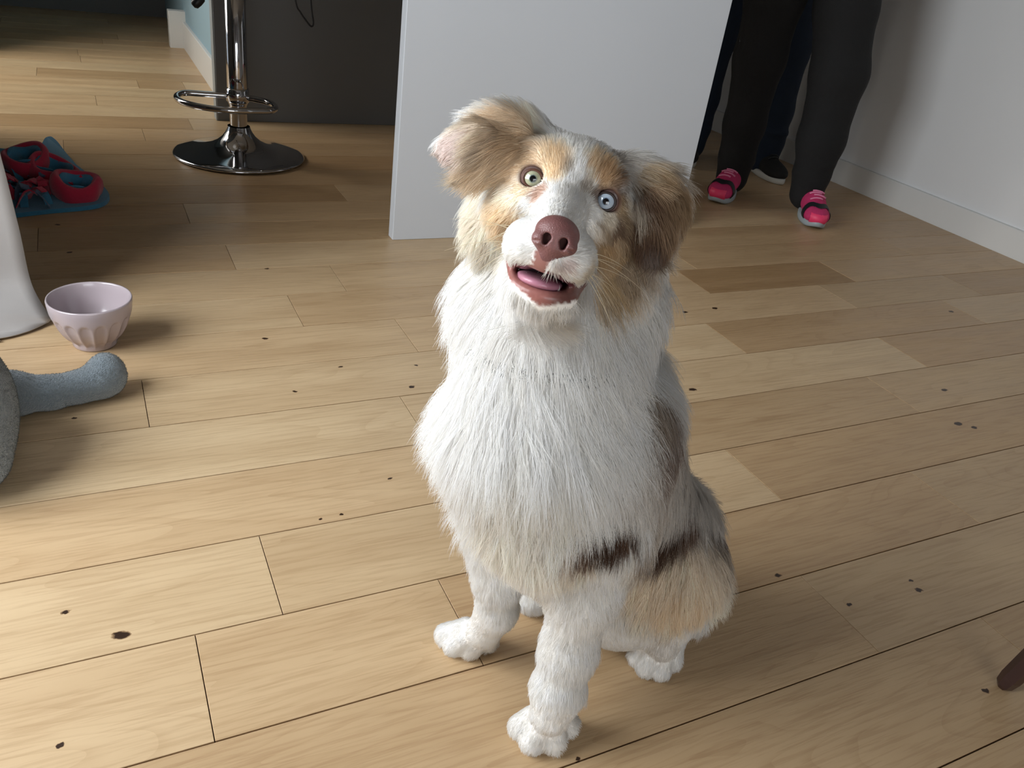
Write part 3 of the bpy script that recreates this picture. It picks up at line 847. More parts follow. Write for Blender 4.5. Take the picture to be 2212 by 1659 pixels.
shoe(p2, (2.385, 2.335), (2.435, 2.595), (black_mesh, white_rubber, black_mesh, black_mesh, shoe_black), False)
shoe(p2, (2.085, 2.550), (2.225, 2.760), (black_mesh, white_rubber, black_mesh, black_mesh, shoe_black), False)
# ================================================================ DOG
A = at
HO = A(1230, 410, .635)                                  # between the eyes
ex = CAM_R * .954 - CAM_U * .298                          # towards the viewer-right ear
hz = -(HO - CAM_P) / np.linalg.norm(HO - CAM_P)           # the face looks at the camera
ex = ex - hz * (ex @ hz); ex /= np.linalg.norm(ex)
hy = np.cross(hz, ex)                                     # up over the skull
HR = np.array([ex, hy, hz])
def hd(x, y, z): return HO + ex * x + hy * y + hz * z
def to_head(P): return (P - HO) @ HR.T
def rotz_head(ax):                                        # orientation rows from a z-normal and x-direction given in head space
    x, n = np.array(ax[0], float), np.array(ax[1], float)
    n /= np.linalg.norm(n); x = x - n * (x @ n); x /= np.linalg.norm(x)
    y = np.cross(n, x)
    return np.array([x, y, n]) @ HR

D = Field()
# --- trunk
D.cone(A(1190, 760, .760), A(1160, 930, .780), .068, .083, .03)
D.cone(A(1160, 930, .780), A(1185, 1110, .800), .083, .066, .03)
D.cone(A(1185, 1110, .800), A(1190, 1190, .82), .066, .045, .03)
rump = np.array([.516, .576, .116])
D.cone(A(1270, 930, .82), rump, .080, .074, .04)
D.cone(A(1300, 830, .85), rump + [.0, .0, .03], .056, .066, .04)
D.ell(rump + [.002, 0, -.02], (.076, .080, .090), k=.03)
D.cone(A(1210, 560, .735), A(1190, 760, .760), .058, .068, .03)
D.ell(A(1082, 648, .765), (.039, .039, .05), k=.03); D.ell(A(1325, 655, .775), (.040, .040, .05), k=.03)
# --- near front leg
D.cone(A(1335, 930, .80), A(1292, 1150, .805), .048, .044, .03)
D.cone(A(1292, 1150, .805), A(1258, 1270, .815), .042, .031, .02)
D.cone(A(1258, 1270, .815), A(1228, 1400, .840), .031, .0245, .02)
D.cone(A(1228, 1400, .840), A(1205, 1490, .852), .0245, .0245, .015)
D.cone(A(1205, 1490, .852), A(1190, 1540, .857), .025, .0215, .012)
for x, y, r in ((1126, 1570, .0135), (1152, 1598, .0145), (1193, 1596, .0145), (1223, 1564, .0135)):
    c = onz(x, y, .0150); D.cone(c, c + (A(1190, 1520, .855) - c) * .55, r, r * .85, .0022)
# --- far front leg
D.cone(A(1085, 1110, .86), A(1078, 1240, .890), .040, .024, .02)
D.cone(A(1078, 1240, .890), A(1072, 1320, .920), .0235, .0205, .015)
D.cone(A(1072, 1320, .920), A(1045, 1362, .943), .021, .0195, .012)
for x, y, r in ((965, 1372, .0145), (983, 1390, .0155), (1016, 1396, .0155), (1052, 1384, .014)):
    c = onz(x, y, .0150); D.cone(c, c + (A(1050, 1345, .938) - c) * .55, r * .95, r * .85, .0022)
# --- near hind leg
D.cone(A(1440, 1135, .945), A(1455, 1222, .935), .056, .052, .03)
D.cone(A(1450, 1215, .930), A(1442, 1275, .945), .050, .036, .02)
D.cone(A(1440, 1275, .945), A(1455, 1340, .965), .032, .022, .02)
D.cone(A(1455, 1340, .965), A(1430, 1390, .967), .022, .0195, .012)
for x, y, r in ((1377, 1418, .0125), (1396, 1440, .0135), (1426, 1446, .0135), (1450, 1428, .0125)):
    c = onz(x, y, .0130); D.cone(c, c + (A(1430, 1375, .965) - c) * .55, r * .95, r * .85, .002)
# --- far hind leg and tail
D.cone(rump + [-.01, .07, -.01], np.array([.470, .650, .06]), .055, .042, .03)
D.cone(np.array([.470, .650, .05]), np.array([.445, .645, .024]), .037, .025, .02)
D.cone(rump + [.05, -.04, -.075], A(1522, 1278, .985), .035, .022, .02)
# --- head
D.ell(hd(0, -.004, -.055), (.050, .043, .060), HR, .02)
D.cone(hd(0, -.02, -.07), A(1212, 560, .745), .048, .060, .03)
D.ell(hd(0, .010, -.022), (.036, .026, .030), HR, .02)
for s in (-1, 1):
    D.ell(hd(.026 * s, .0155, -.012), (.0135, .0115, .0120), HR, .010)
    D.ell(hd(.037 * s, -.024, -.034), (.022, .030, .036), HR, .02)
    D.ell(hd(.026 * s, -.019, .000), (.0145, .0130, .0160), HR, .012)
D.cone(hd(0, -.012, .000), hd(0, -.033, .068), .0215, .0155, .014)
JAW = Field()
JAW.cone(hd(.002, -.067, -.040), hd(.004, -.0770, .040), .030, .0165, .012)
for s in (-1, 1): JAW.cone(hd(.0015 + .0305 * s, -.0580, .016), hd(.003 + .0185 * s, -.0740, .044), .0050, .0075, .008)
JAW.ell(hd(.004, -.0760, .044), (.0225, .0125, .0190), HR, .010)
UPL = Field()
for s in (-1, 1): UPL.ell(hd(.0170 * s, -.0450, .045), (.0165, .0190, .034), HR, .008)
UPL.ell(hd(0, -.0480, .0695), (.015, .0120, .0115), HR, .008)
D.p += JAW.p
D.ell(hd(-.001, -.0650, .056), (.0245, .0078, .048), HR, .004, True)      # open mouth
D.p += UPL.p
EYE_RAD = .0108
EYE_C = [hd(-.0294, -.0002, -.0036), hd(.0294, -.0002, -.0036)]
for e in EYE_C: D.ell(e - hz * .0030, .0125, None, .006)                  # lids bulging round the eyeballs
for e in EYE_C: D.ell(e + hz * .0045, .0092, None, .0015, True)          # lid opening
for s, px_, py_, d_ in ((-1, 1070, 470, .705), (1, 1366, 560, .715)): D.ell(A(px_, py_, d_), (.021, .032, .022), HR, .02)   # cheek ruff
# --- ears (flattened lobes)
def ear_lobe(px, py, d, rx, ry, rt, xdir, nrm, k=.012):
    D.ell(A(px, py, d), (rx, ry, rt), rotz_head((xdir, nrm)), k)
ear_lobe(1118, 298, .664, .034, .026, .0085, (-1, .25, 0), (.10, .30, 1), .015)
ear_lobe(1068, 298, .648, .030, .026, .0070, (-1, -.05, .1), (-.15, .35, 1), .012)
ear_lobe(1008, 308, .634, .026, .0150, .0055, (-1, -.45, .1), (-.2, .2, 1), .012)
ear_lobe(1050, 340, .644, .024, .018, .0060, (-.7, -.7, 0), (-.2, .1, 1), .012)
ear_lobe(1388, 392, .675, .026, .018, .0085, (1, -.45, 0), (.25, .25, 1), .015)
ear_lobe(1430, 424, .672, .026, .022, .0070, (.7, -.7, 0), (.35, .15, 1), .012)
ear_lobe(1424, 470, .664, .022, .026, .0062, (1, .1, 0), (.35, .0, 1), .012)
ear_lobe(1408, 512, .658, .013, .020, .0055, (1, .3, 0), (.30, -.1, 1), .012)

DV, DQ = D.mesh(.0020, .0015)
DOG_BASE = np.array([.44, .55, 0.0])
dog = tag(empty('dog', tuple(DOG_BASE)), 'fluffy white and tan dog sitting with tilted head and mismatched pale eyes', 'dog')
DV = DV.astype(float)
# light relaxation of the surface
tri = np.concatenate([DQ[:, [0, 1, 2]], DQ[:, [0, 2, 3]]])
def relax(V, Q, n):
    for _ in range(n):
        acc = np.zeros_like(V); c = np.zeros(len(V))
        for a, b in ((0, 1), (1, 2), (2, 3), (3, 0)):
            np.add.at(acc, Q[:, a], V[Q[:, b]]); np.add.at(acc, Q[:, b], V[Q[:, a]])
            np.add.at(c, Q[:, a], 1); np.add.at(c, Q[:, b], 1)
        V = V * .5 + acc / c[:, None] * .5
    return V
DV = relax(DV, DQ, 3)
fn = np.cross(DV[tri[:, 1]] - DV[tri[:, 0]], DV[tri[:, 2]] - DV[tri[:, 0]])
VN = np.zeros_like(DV)
for k in range(3): np.add.at(VN, tri[:, k], fn)
VN /= np.maximum(np.linalg.norm(VN, axis=1), 1e-12)[:, None]
bvh = BVHTree.FromPolygons([Vector(v) for v in DV], [tuple(map(int, t)) for t in tri])
def hit(px, py):
    d = ray(px, py)
    loc, nor, i, dist = bvh.ray_cast(Vector(CAM_P), Vector(d).normalized())
    return None if loc is None else (np.array(loc), np.array(nor))
# ---------------------------------------------------------------- coat colours
def vnoise(P, scale, seed=0):
    Q = P * scale + seed * 17.13; I = np.floor(Q).astype(np.int64); Fr = Q - I; Fr = Fr * Fr * (3 - 2 * Fr)
    def h(i, j, k):
        n = (i * 374761393 + j * 668265263 + k * 2147483647 + seed * 974711) & 0x7fffffff
        n = ((n ^ (n >> 13)) * 1274126177) & 0x7fffffff
        return ((n ^ (n >> 16)) & 0xffff) / 65535.0
    out = 0
    for i in (0, 1):
        for j in (0, 1):
            for k in (0, 1):
                w = (Fr[:, 0] if i else 1 - Fr[:, 0]) * (Fr[:, 1] if j else 1 - Fr[:, 1]) * (Fr[:, 2] if k else 1 - Fr[:, 2])
                out = out + w * h(I[:, 0] + i, I[:, 1] + j, I[:, 2] + k)
    return out
def lin(r, g, b): return np.array(srgb(r, g, b)[:3])
WHITE, CREAM, TAN, LTAN = lin(254, 252, 248), lin(248, 239, 223), lin(240, 215, 180), lin(247, 233, 214)
BROWN, DARK, MERLE, GREY, PINK = lin(116, 90, 74), lin(92, 72, 60), lin(170, 153, 134), lin(212, 206, 199), lin(243, 228, 222)
# px, py, radius (m), colour, strength, raggedness
PATCH = [
    # body
    (1470, 1040, .085, GREY, .75, .3), (1400, 1010, .040, GREY, .55, .4), (1530, 1150, .06, GREY, .8, .3),
    (1425, 905, .030, BROWN, .75, .8), (1440, 985, .026, BROWN, .65, .9), (1400, 870, .018, MERLE, .6, .8), (1470, 930, .025, MERLE, .5, .9),
    (1415, 1110, .020, MERLE, .5, .9), (1455, 880, .016, DARK, .7, .5),
    (1520, 1040, .018, DARK, .85, .5), (1535, 1075, .020, DARK, .85, .5), (1540, 1180, .024, DARK, .80, .7), (1560, 1150, .016, DARK, .7, .5),
    (1450, 1260, .052, LTAN, .95, .3), (1520, 1240, .040, LTAN, .85, .4), (1400, 1260, .030, LTAN, .8, .4), (1480, 1300, .03, TAN, .4, .5), (1555, 1290, .03, CREAM, .9, .3),
    (1225, 1215, .030, LTAN, .50, .5), (1270, 1180, .020, LTAN, .6, .5),
    (1250, 1180, .0130, BROWN, .8, .3), (1275, 1176, .0155, BROWN, .95, .25), (1300, 1172, .0165, DARK, .97, .2), (1325, 1164, .0175, DARK, .98, .2), (1348, 1146, .0165, DARK, .97, .2), (1352, 1140, .010, BROWN, .7, .5),
    (1388, 1192, .0130, BROWN, .85, .3), (1410, 1182, .0160, DARK, .95, .2), (1434, 1168, .0170, DARK, .97, .2), (1460, 1150, .0175, DARK, .97, .2), (1484, 1130, .0160, BROWN, .9, .3),
    (1090, 1170, .03, CREAM, .5, .5), (1130, 1100, .05, CREAM, .4, .5), (1380, 1210, .02, LTAN, .4, .5),
    (1440, 1360, .014, MERLE, .7, .5), (1430, 1400, .020, GREY, .5, .5),
    # head
    (1078, 468, .024, LTAN, .90, .3), (1062, 515, .026, CREAM, .7, .3), (1095, 480, .020, TAN, .75, .4), (1068, 448, .012, TAN, .45, .5), (1110, 400, .018, CREAM, .7, .3), (1030, 440, .03, CREAM, .9, .3),
    (1188, 345, .0150, TAN, .95, .25), (1200, 375, .0085, TAN, .85, .4), (1222, 365, .006, MERLE, .55, .5), (1150, 372, .0125, lin(205, 165, 130), .75, .4), (1130, 405, .0085, TAN, .7, .5), (1165, 415, .0080, lin(188, 138, 108), .75, .4),
    (1300, 362, .0150, TAN, .90, .3), (1318, 385, .0130, lin(204, 170, 132), .85, .4), (1340, 360, .012, MERLE, .7, .5), (1345, 400, .012, BROWN, .6, .6),
    (1310, 436, .0145, lin(70, 50, 40), .95, .25), (1290, 425, .008, BROWN, .8, .5), (1345, 455, .012, BROWN, .75, .5), (1270, 408, .007, MERLE, .6, .6),
    (1345, 520, .032, lin(200, 176, 142), .90, .3), (1325, 490, .014, MERLE, .8, .8), (1335, 500, .008, BROWN, .7, .8), (1318, 470, .008, CREAM, .7, .5), (1330, 580, .026, lin(204, 178, 140), .85, .4), (1305, 620, .018, lin(190, 165, 128), .7, .5), (1365, 560, .022, MERLE, .75, .6), (1300, 540, .010, lin(180, 150, 112), .6, .6),
    (1270, 590, .012, lin(205, 190, 165), .6, .5), (1222, 575, .007, lin(165, 125, 115), .5, .6),
    (1235, 288, .0110, MERLE, .8, .4), (1330, 335, .010, GREY, .7, .4), (1360, 360, .012, GREY, .7, .5),
    # viewer-left ear
    (1140, 290, .022, LTAN, .95, .3), (1100, 280, .024, lin(236, 212, 182), .95, .3), (1060, 310, .026, lin(238, 216, 188), .95, .3), (1100, 330, .022, lin(228, 202, 170), .95, .3), (1040, 350, .022, lin(240, 220, 194), .95, .3), (1010, 300, .018, LTAN, .9, .3), (1150, 265, .012, CREAM, .9, .3),
    (985, 315, .0130, PINK, .95, .2), (962, 330, .012, PINK, .95, .2), (1010, 292, .008, PINK, .8, .3), (1075, 290, .008, BROWN, .35, .9), (1050, 325, .007, BROWN, .4, .9),
    # viewer-right ear
    (1385, 380, .020, GREY, .9, .3), (1420, 385, .018, lin(196, 175, 146), .95, .4), (1455, 410, .022, lin(194, 166, 132), .95, .3), (1470, 450, .020, lin(190, 165, 135), .95, .3), (1425, 440, .022, lin(158, 134, 108), .95, .4), (1410, 490, .024, lin(120, 96, 76), .95, .4), (1440, 500, .020, lin(176, 150, 124), .95, .4), (1390, 430, .012, BROWN, .8, .6),
    (1405, 525, .018, lin(112, 90, 78), .9, .4), (1408, 545, .010, lin(140, 128, 122), .9, .3), (1370, 450, .010, CREAM, .6, .6),
]
PC = []
for px, py, r, c, s, rag in PATCH:
    h = hit(px, py)
    if h is not None: PC.append((h[0], r, c, s, rag))
def coat(P, N=None):
    C = np.tile(WHITE, (len(P), 1)) * (1 - .03 * vnoise(P, 30, 1)[:, None])
    n1, n2 = vnoise(P, 140, 2) - .5, vnoise(P, 420, 3) - .5
    side = np.clip((P[:, 0] - .47) / .06, 0, 1) * np.clip((P[:, 2] - .12) / .05, 0, 1)          # the merle back that faces away
    mm = np.clip((vnoise(P, 38, 5) - .48) * 6, 0, 1) * side
    C = C * (1 - .5 * mm[:, None]) + MERLE * .5 * mm[:, None]
    for c0, r, c, s, rag in PC:
        d = np.linalg.norm(P - c0, axis=1) / r + rag * (n1 * .9 + n2 * .8)
        w = s * np.clip((1.25 - d) / .55, 0, 1)
        C = C * (1 - w[:, None]) + c * w[:, None]
    return C

# ---------------------------------------------------------------- body mesh
LH = to_head(DV)
def fsd(F_, P):
    return np.min([Field.sd(p, P) for p in F_.p], 0)
def sst(x, a, b):
    t = np.clip((x - a) / (b - a), 0, 1); return t * t * (3 - 2 * t)
lipm = np.zeros(len(DV)); insm = np.zeros(len(DV)); phil = np.zeros(len(DV))
near = np.where((LH[:, 2] > -.01) & (np.abs(LH[:, 0]) < .06) & (LH[:, 1] < -.03) & (LH[:, 1] > -.10))[0]
Hn, Pn = LH[near], DV[near]
rag = (vnoise(Pn, 700, 9) - .5) * .0022
jd, ud = fsd(JAW, Pn), fsd(UPL, Pn)
lipm[near] = sst(ud - jd, -.0008, .0012) * sst(Hn[:, 1] + rag, -.0862 + .013 * np.abs(Hn[:, 0] - .004) / .03, -.0838 + .012 * np.abs(Hn[:, 0] - .004) / .03) * sst(Hn[:, 2], .002, .008) * sst(-Hn[:, 1], .045, .050)
cut = np.linalg.norm((Hn - np.array([-.001, -.0650, .056])) / np.array([.0245, .0078, .048]), axis=1)
insm[near] = sst(-cut, -1.16, -1.06) * sst(Hn[:, 2], .0, .01)
phil[near] = sst(.0072 - np.abs(Hn[:, 0] + .0042 + rag * 2.0), 0, .0025) * sst(Hn[:, 1], -.0640, -.0605) * sst(-Hn[:, 1], .043, .046) * sst(Hn[:, 2], .063, .067)
bcol = coat(DV)
LIP = lin(150, 98, 92)
lipside = sst(LH[:, 0], .006, .020)[:, None]
lipcol = (LIP * (1 - .6 * lipside) + lin(66, 46, 40) * .6 * lipside) * (.85 + .3 * vnoise(DV, 500, 6))[:, None]
bcol = bcol * (1 - insm[:, None]) + lin(92, 50, 56) * insm[:, None]
bcol = bcol * (1 - lipm[:, None]) + lipcol * lipm[:, None]
eye_d = np.minimum(*[np.linalg.norm(DV - q, axis=1) for q in EYE_C])
rimw = np.clip((.0142 - eye_d) / .003, 0, 1)[:, None]
bcol = bcol * (1 - rimw) + lin(104, 74, 60) * rimw
bcol = bcol * (1 - phil[:, None]) + lin(152, 106, 98) * phil[:, None]
nsd = np.linalg.norm((LH - np.array([.001, -.034, .078])) / np.array([.0165, .0150, .016]), axis=1)
bcol[nsd < .9] = lin(58, 32, 30)
wet = np.maximum(np.maximum(lipm, insm), phil * .6).astype(np.float32)

body_m, nt, b = new_mat('dog_skin_and_undercoat')
at_c = nt.nodes.new('ShaderNodeAttribute'); at_c.attribute_name = 'coat'
nt.links.new(at_c.outputs['Color'], b.inputs['Base Color'])
at_w = nt.nodes.new('ShaderNodeAttribute'); at_w.attribute_name = 'wet'
mr = nt.nodes.new('ShaderNodeMapRange'); mr.inputs['To Min'].default_value = .9; mr.inputs['To Max'].default_value = .28
nt.links.new(at_w.outputs['Fac'], mr.inputs['Value']); nt.links.new(mr.outputs[0], b.inputs['Roughness'])
b.inputs['Specular IOR Level'].default_value = .35
body = np_mesh('body', DV, DQ, body_m, dog)
ca = body.data.attributes.new('coat', 'FLOAT_COLOR', 'POINT')
ca.data.foreach_set('color', np.concatenate([bcol, np.ones((len(bcol), 1))], 1).astype(np.float32).ravel())
wa = body.data.attributes.new('wet', 'FLOAT', 'POINT'); wa.data.foreach_set('value', wet)

# ---------------------------------------------------------------- fur
# guides: from pixel -> to pixel on the surface, length (m), lift (rad), reach (m)
GUIDE = [
    # muzzle and face: short
    (1205, 450, 1218, 415, .005, .12, .016), (1180, 450, 1170, 420, .005, .12, .014), (1240, 460, 1262, 435, .005, .12, .014), (1130, 500, 1105, 490, .005, .15, .014), (1140, 545, 1112, 560, .005, .15, .012), (1265, 560, 1292, 566, .006, .15, .012), (1250, 590, 1275, 612, .006, .15, .012), (1130, 568, 1118, 585, .004, .1, .008),
    (1235, 400, 1248, 350, .008, .15, .018), (1250, 340, 1262, 300, .010, .2, .020), (1190, 350, 1185, 305, .008, .15, .014), (1300, 365, 1325, 325, .009, .2, .014), (1220, 310, 1222, 285, .012, .25, .018), (1310, 330, 1335, 300, .014, .3, .018),
    (1150, 425, 1125, 445, .005, .12, .012), (1120, 450, 1090, 480, .007, .15, .016), (1085, 480, 1050, 525, .014, .2, .020), (1100, 540, 1075, 585, .012, .2, .016), (1120, 360, 1090, 360, .009, .2, .014), (1110, 400, 1075, 415, .009, .2, .014),
    (1310, 470, 1325, 500, .006, .15, .012), (1335, 500, 1350, 545, .010, .2, .018), (1340, 560, 1352, 615, .016, .2, .020), (1300, 600, 1320, 650, .014, .2, .018), (1350, 400, 1375, 420, .012, .25, .014), (1345, 450, 1365, 480, .010, .2, .014),
    (1050, 420, 1015, 460, .024, .26, .022), (1045, 480, 1010, 535, .026, .26, .025), (1055, 560, 1020, 620, .032, .26, .028), (1090, 610, 1060, 670, .030, .25, .025), (1130, 640, 1115, 690, .020, .2, .020),
    (1185, 672, 1185, 715, .018, .2, .022), (1240, 665, 1250, 710, .020, .2, .022), (1300, 655, 1315, 710, .026, .25, .025), (1370, 590, 1385, 650, .030, .3, .025),
    # neck and chest ruff
    (1180, 710, 1178, 790, .040, .30, .035), (1080, 700, 1055, 780, .045, .32, .035), (1020, 660, 985, 725, .044, .28, .035), (1280, 700, 1290, 780, .040, .30, .035), (1350, 680, 1372, 755, .042, .35, .035),
    (990, 760, 955, 825, .046, .30, .04), (970, 850, 925, 900, .050, .36, .04), (965, 940, 915, 980, .048, .36, .04), (985, 1030, 945, 1085, .050, .4, .035), (1020, 1100, 1000, 1160, .045, .35, .035),
    (1080, 830, 1060, 930, .055, .22, .045), (1060, 940, 1040, 1040, .055, .22, .045), (1150, 860, 1145, 970, .060, .22, .045), (1150, 1000, 1142, 1100, .060, .22, .045), (1110, 1090, 1110, 1180, .050, .25, .04), (1160, 1130, 1165, 1215, .045, .25, .04),
    (1240, 830, 1275, 920, .060, .30, .045), (1300, 810, 1365, 880, .058, .38, .04), (1240, 960, 1255, 1060, .060, .25, .045), (1330, 880, 1392, 960, .058, .35, .04), (1320, 980, 1362, 1070, .058, .28, .04), (1255, 1080, 1262, 1170, .040, .25, .03), (1320, 1080, 1345, 1165, .034, .26, .03),
    (1385, 800, 1412, 870, .045, .35, .035), (1265, 1165, 1258, 1215, .020, .25, .025), (1330, 1150, 1320, 1205, .020, .25, .024),
    # flank and thigh
    (1430, 900, 1438, 980, .032, .18, .04), (1450, 1000, 1445, 1080, .038, .18, .04), (1410, 1060, 1400, 1140, .040, .2, .035), (1500, 1050, 1515, 1130, .028, .2, .035), (1430, 1140, 1405, 1205, .026, .22, .03), (1500, 1150, 1510, 1210, .036, .25, .03), (1540, 1150, 1562, 1205, .030, .3, .03),
    (1450, 1230, 1440, 1310, .042, .22, .03), (1500, 1230, 1505, 1310, .042, .25, .03), (1545, 1230, 1562, 1290, .034, .35, .025), (1395, 1240, 1380, 1310, .034, .25, .025), (1550, 1290, 1568, 1330, .026, .4, .02), (1445, 1300, 1435, 1350, .036, .3, .022), (1480, 1310, 1485, 1350, .034, .32, .02),
    # legs and paws
    (1255, 1240, 1248, 1300, .020, .28, .025), (1240, 1340, 1232, 1390, .018, .28, .025), (1195, 1330, 1180, 1380, .015, .28, .018), (1300, 1290, 1312, 1340, .022, .34, .02), (1215, 1450, 1208, 1495, .014, .26, .025), (1175, 1550, 1160, 1585, .0075, .16, .016), (1215, 1560, 1210, 1595, .0075, .16, .014), (1130, 1580, 1118, 1605, .0075, .16, .014), (1260, 1420, 1265, 1460, .016, .34, .018),
    (1075, 1200, 1068, 1260, .020, .28, .025), (1080, 1290, 1078, 1335, .015, .28, .022), (1020, 1370, 990, 1392, .0075, .15, .022), (975, 1380, 955, 1400, .0075, .15, .018), (1060, 1375, 1060, 1398, .008, .2, .018), (1100, 1280, 1108, 1320, .014, .3, .018),
    (1425, 1390, 1418, 1425, .0075, .18, .018), (1410, 1440, 1405, 1462, .0075, .15, .015), (1450, 1410, 1452, 1445, .008, .18, .015), (1150, 1270, 1145, 1290, .014, .2, .02),
    # ears
    (1140, 280, 1095, 275, .020, .25, .014), (1130, 310, 1075, 325, .026, .2, .014), (1090, 265, 1050, 258, .016, .25, .014), (1075, 300, 1025, 325, .030, .2, .014), (1060, 335, 1012, 362, .028, .18, .016), (1010, 300, 972, 315, .010, .15, .014), (975, 315, 955, 335, .007, .15, .012), (1030, 355, 1005, 385, .024, .2, .014), (1105, 340, 1062, 365, .024, .2, .014), (1150, 255, 1128, 238, .014, .35, .012),
    (1390, 375, 1430, 392, .022, .25, .014), (1435, 395, 1475, 430, .020, .22, .014), (1470, 430, 1488, 475, .016, .2, .014), (1430, 430, 1452, 485, .022, .18, .014), (1400, 440, 1412, 510, .028, .18, .014), (1450, 475, 1450, 525, .020, .18, .014), (1415, 500, 1412, 555, .020, .15, .014), (1405, 530, 1406, 570, .014, .12, .012), (1380, 420, 1385, 480, .026, .2, .012),
]
G = []
for x0, y0, x1, y1, Ln, lift, reach in GUIDE:
    h = hit(x0, y0)
    if h is None: continue
    p, n = h
    d = ray(x1, y1); den = d @ n
    if abs(den) < 1e-3: continue
    q = CAM_P + d * (((p - CAM_P) @ n) / den)
    v = q - p
    if np.linalg.norm(v) > .25 or (den > 0): 
        q = CAM_P + d * ((p - CAM_P) @ CAM_F); v = q - p
    G.append((p, v / np.linalg.norm(v), Ln, lift, reach))
GP = np.array([g[0] for g in G]); GD = np.array([g[1] for g in G]); GL = np.array([g[2] for g in G]); GA = np.array([g[3] for g in G]); GS = np.array([g[4] for g in G])

def grow(n_total, seed, steps=6):
    rng = np.random.default_rng(seed)
    p0, p1, p2 = DV[tri[:, 0]], DV[tri[:, 1]], DV[tri[:, 2]]
    area = .5 * np.linalg.norm(np.cross(p1 - p0, p2 - p0), axis=1)
    cen = (p0 + p1 + p2) / 3
    Hc = to_head(cen)
    face = (Hc[:, 2] > -.06) & (np.linalg.norm(Hc[:, :2], axis=1) < .11)
    dens = np.where(face, 2.6, 1.0) * np.where(cen[:, 2] < .16, 1.8, 1.0)
    ok = (lipm < .35) & (insm < .3) & (phil < .5)
    ok &= eye_d > .0117
    okt = ok[tri[:, 0]] & ok[tri[:, 1]] & ok[tri[:, 2]] & (cen[:, 2] > .006)
    nose_d = np.linalg.norm((Hc - np.array([.001, -.033, .078])) / np.array([.0160, .0132, .016]), axis=1)
    okt &= nose_d > 1.0
    w = area * dens * okt; w /= w.sum()
    t = rng.choice(len(tri), n_total, p=w)
    a, b_ = rng.random(n_total), rng.random(n_total); s = a + b_ > 1; a[s], b_[s] = 1 - a[s], 1 - b_[s]
    P = p0[t] + (p1 - p0)[t] * a[:, None] + (p2 - p0)[t] * b_[:, None]
    N = VN[tri[t, 0]] * (1 - a - b_)[:, None] + VN[tri[t, 1]] * a[:, None] + VN[tri[t, 2]] * b_[:, None]
    N /= np.linalg.norm(N, axis=1)[:, None]
    H = to_head(P)
    head = (H[:, 2] > -.10) & (np.linalg.norm(H[:, :2], axis=1) < .11)
    back = np.array([.97, .24, 0])
    d0 = np.where(head[:, None], -hz, -np.array([0, 0, .85]) + back * .45)
    l0 = np.where(head, .012, np.where(P[:, 2] < .12, .010, .036))
    fd = d0 * .004; fl = l0 * .004; fa = np.full(n_total, .25 * .004); fw = np.full(n_total, .004)
    for i in range(0, n_total, 20000):
        s = slice(i, i + 20000)
        d2 = ((P[s, None, :] - GP[None]) ** 2).sum(-1) / (GS ** 2)[None]
        w_ = np.exp(-d2) * np.clip((N[s] @ N[s].T[:, :1] if False else 1.0), 0, 1)
        fd[s] += w_ @ GD; fl[s] += w_ @ GL; fa[s] += w_ @ GA; fw[s] += w_.sum(1)
    fd /= fw[:, None]; fl /= fw; fa /= fw
    fd -= N * np.sum(fd * N, 1)[:, None]
    bad = np.linalg.norm(fd, axis=1) < 1e-4
    fd[bad] = np.cross(N[bad], [.3, .5, .8])
    fd /= np.linalg.norm(fd, axis=1)[:, None]
    # clumps: strands lean to their clump's own direction
    cl = rng.random(n_total)
    key = np.floor(P / .006 + .5 * vnoise(P, 90, 8)[:, None]).astype(np.int64)
    hsh = ((key[:, 0] * 73856093) ^ (key[:, 1] * 19349663) ^ (key[:, 2] * 83492791)) & 0xffffff
    uniq, inv = np.unique(hsh, return_inverse=True)
    cv = rng.normal(size=(len(uniq), 3)); cl_l = rng.normal(size=len(uniq))
    cp = np.zeros((len(uniq), 3)); cc_ = np.zeros(len(uniq)); np.add.at(cp, inv, P); np.add.at(cc_, inv, 1); cp /= cc_[:, None]
    long_ = np.clip((fl - .008) / .03, 0, 1)
    jit = rng.normal(size=(n_total, 3)) * .10 + cv[inv] * (.10 + .10 * long_)[:, None]
    fd = fd + jit; fd -= N * np.sum(fd * N, 1)[:, None]; fd /= np.linalg.norm(fd, axis=1)[:, None]
    ed = np.minimum(*[np.linalg.norm(P - q, axis=1) for q in EYE_C])
    fl = fl * np.clip((ed - .0095) / .016, .25, 1)
    Lh = fl * (1 + .12 * cl_l[inv]) * rng.uniform(.72, 1.15, n_total)
    fa = fa * rng.uniform(.6, 1.4, n_total) + .04
    pts = np.empty((n_total, steps, 3)); pts[:, 0] = P - N * .0006
    cur = P.copy(); pull = (cp[inv] - P) * .9 * long_[:, None]
    pull *= np.minimum(1, .006 / np.maximum(np.linalg.norm(pull, axis=1), 1e-9))[:, None]
    pull -= N * np.sum(pull * N, 1)[:, None]
    g = np.array([0, 0, -1.0])
    for k in range(1, steps):
        tt = (k - .5) / (steps - 1)
        up = np.sin(fa) * (1.5 - 1.75 * tt)
        dr = fd * np.cos(fa)[:, None] + N * up[:, None] + g * (.22 * tt * long_)[:, None]
        dr /= np.linalg.norm(dr, axis=1)[:, None]
        cur = cur + dr * (Lh / (steps - 1))[:, None] + pull / (steps - 1)
        pts[:, k] = cur
    pts[..., 2] = np.maximum(pts[..., 2], .0012)
    C = coat(P) * (1 + .06 * cl_l[inv] + rng.normal(size=n_total) * .05)[:, None]
    return P, N, pts, np.clip(C, 0.01, .98), Lh, head

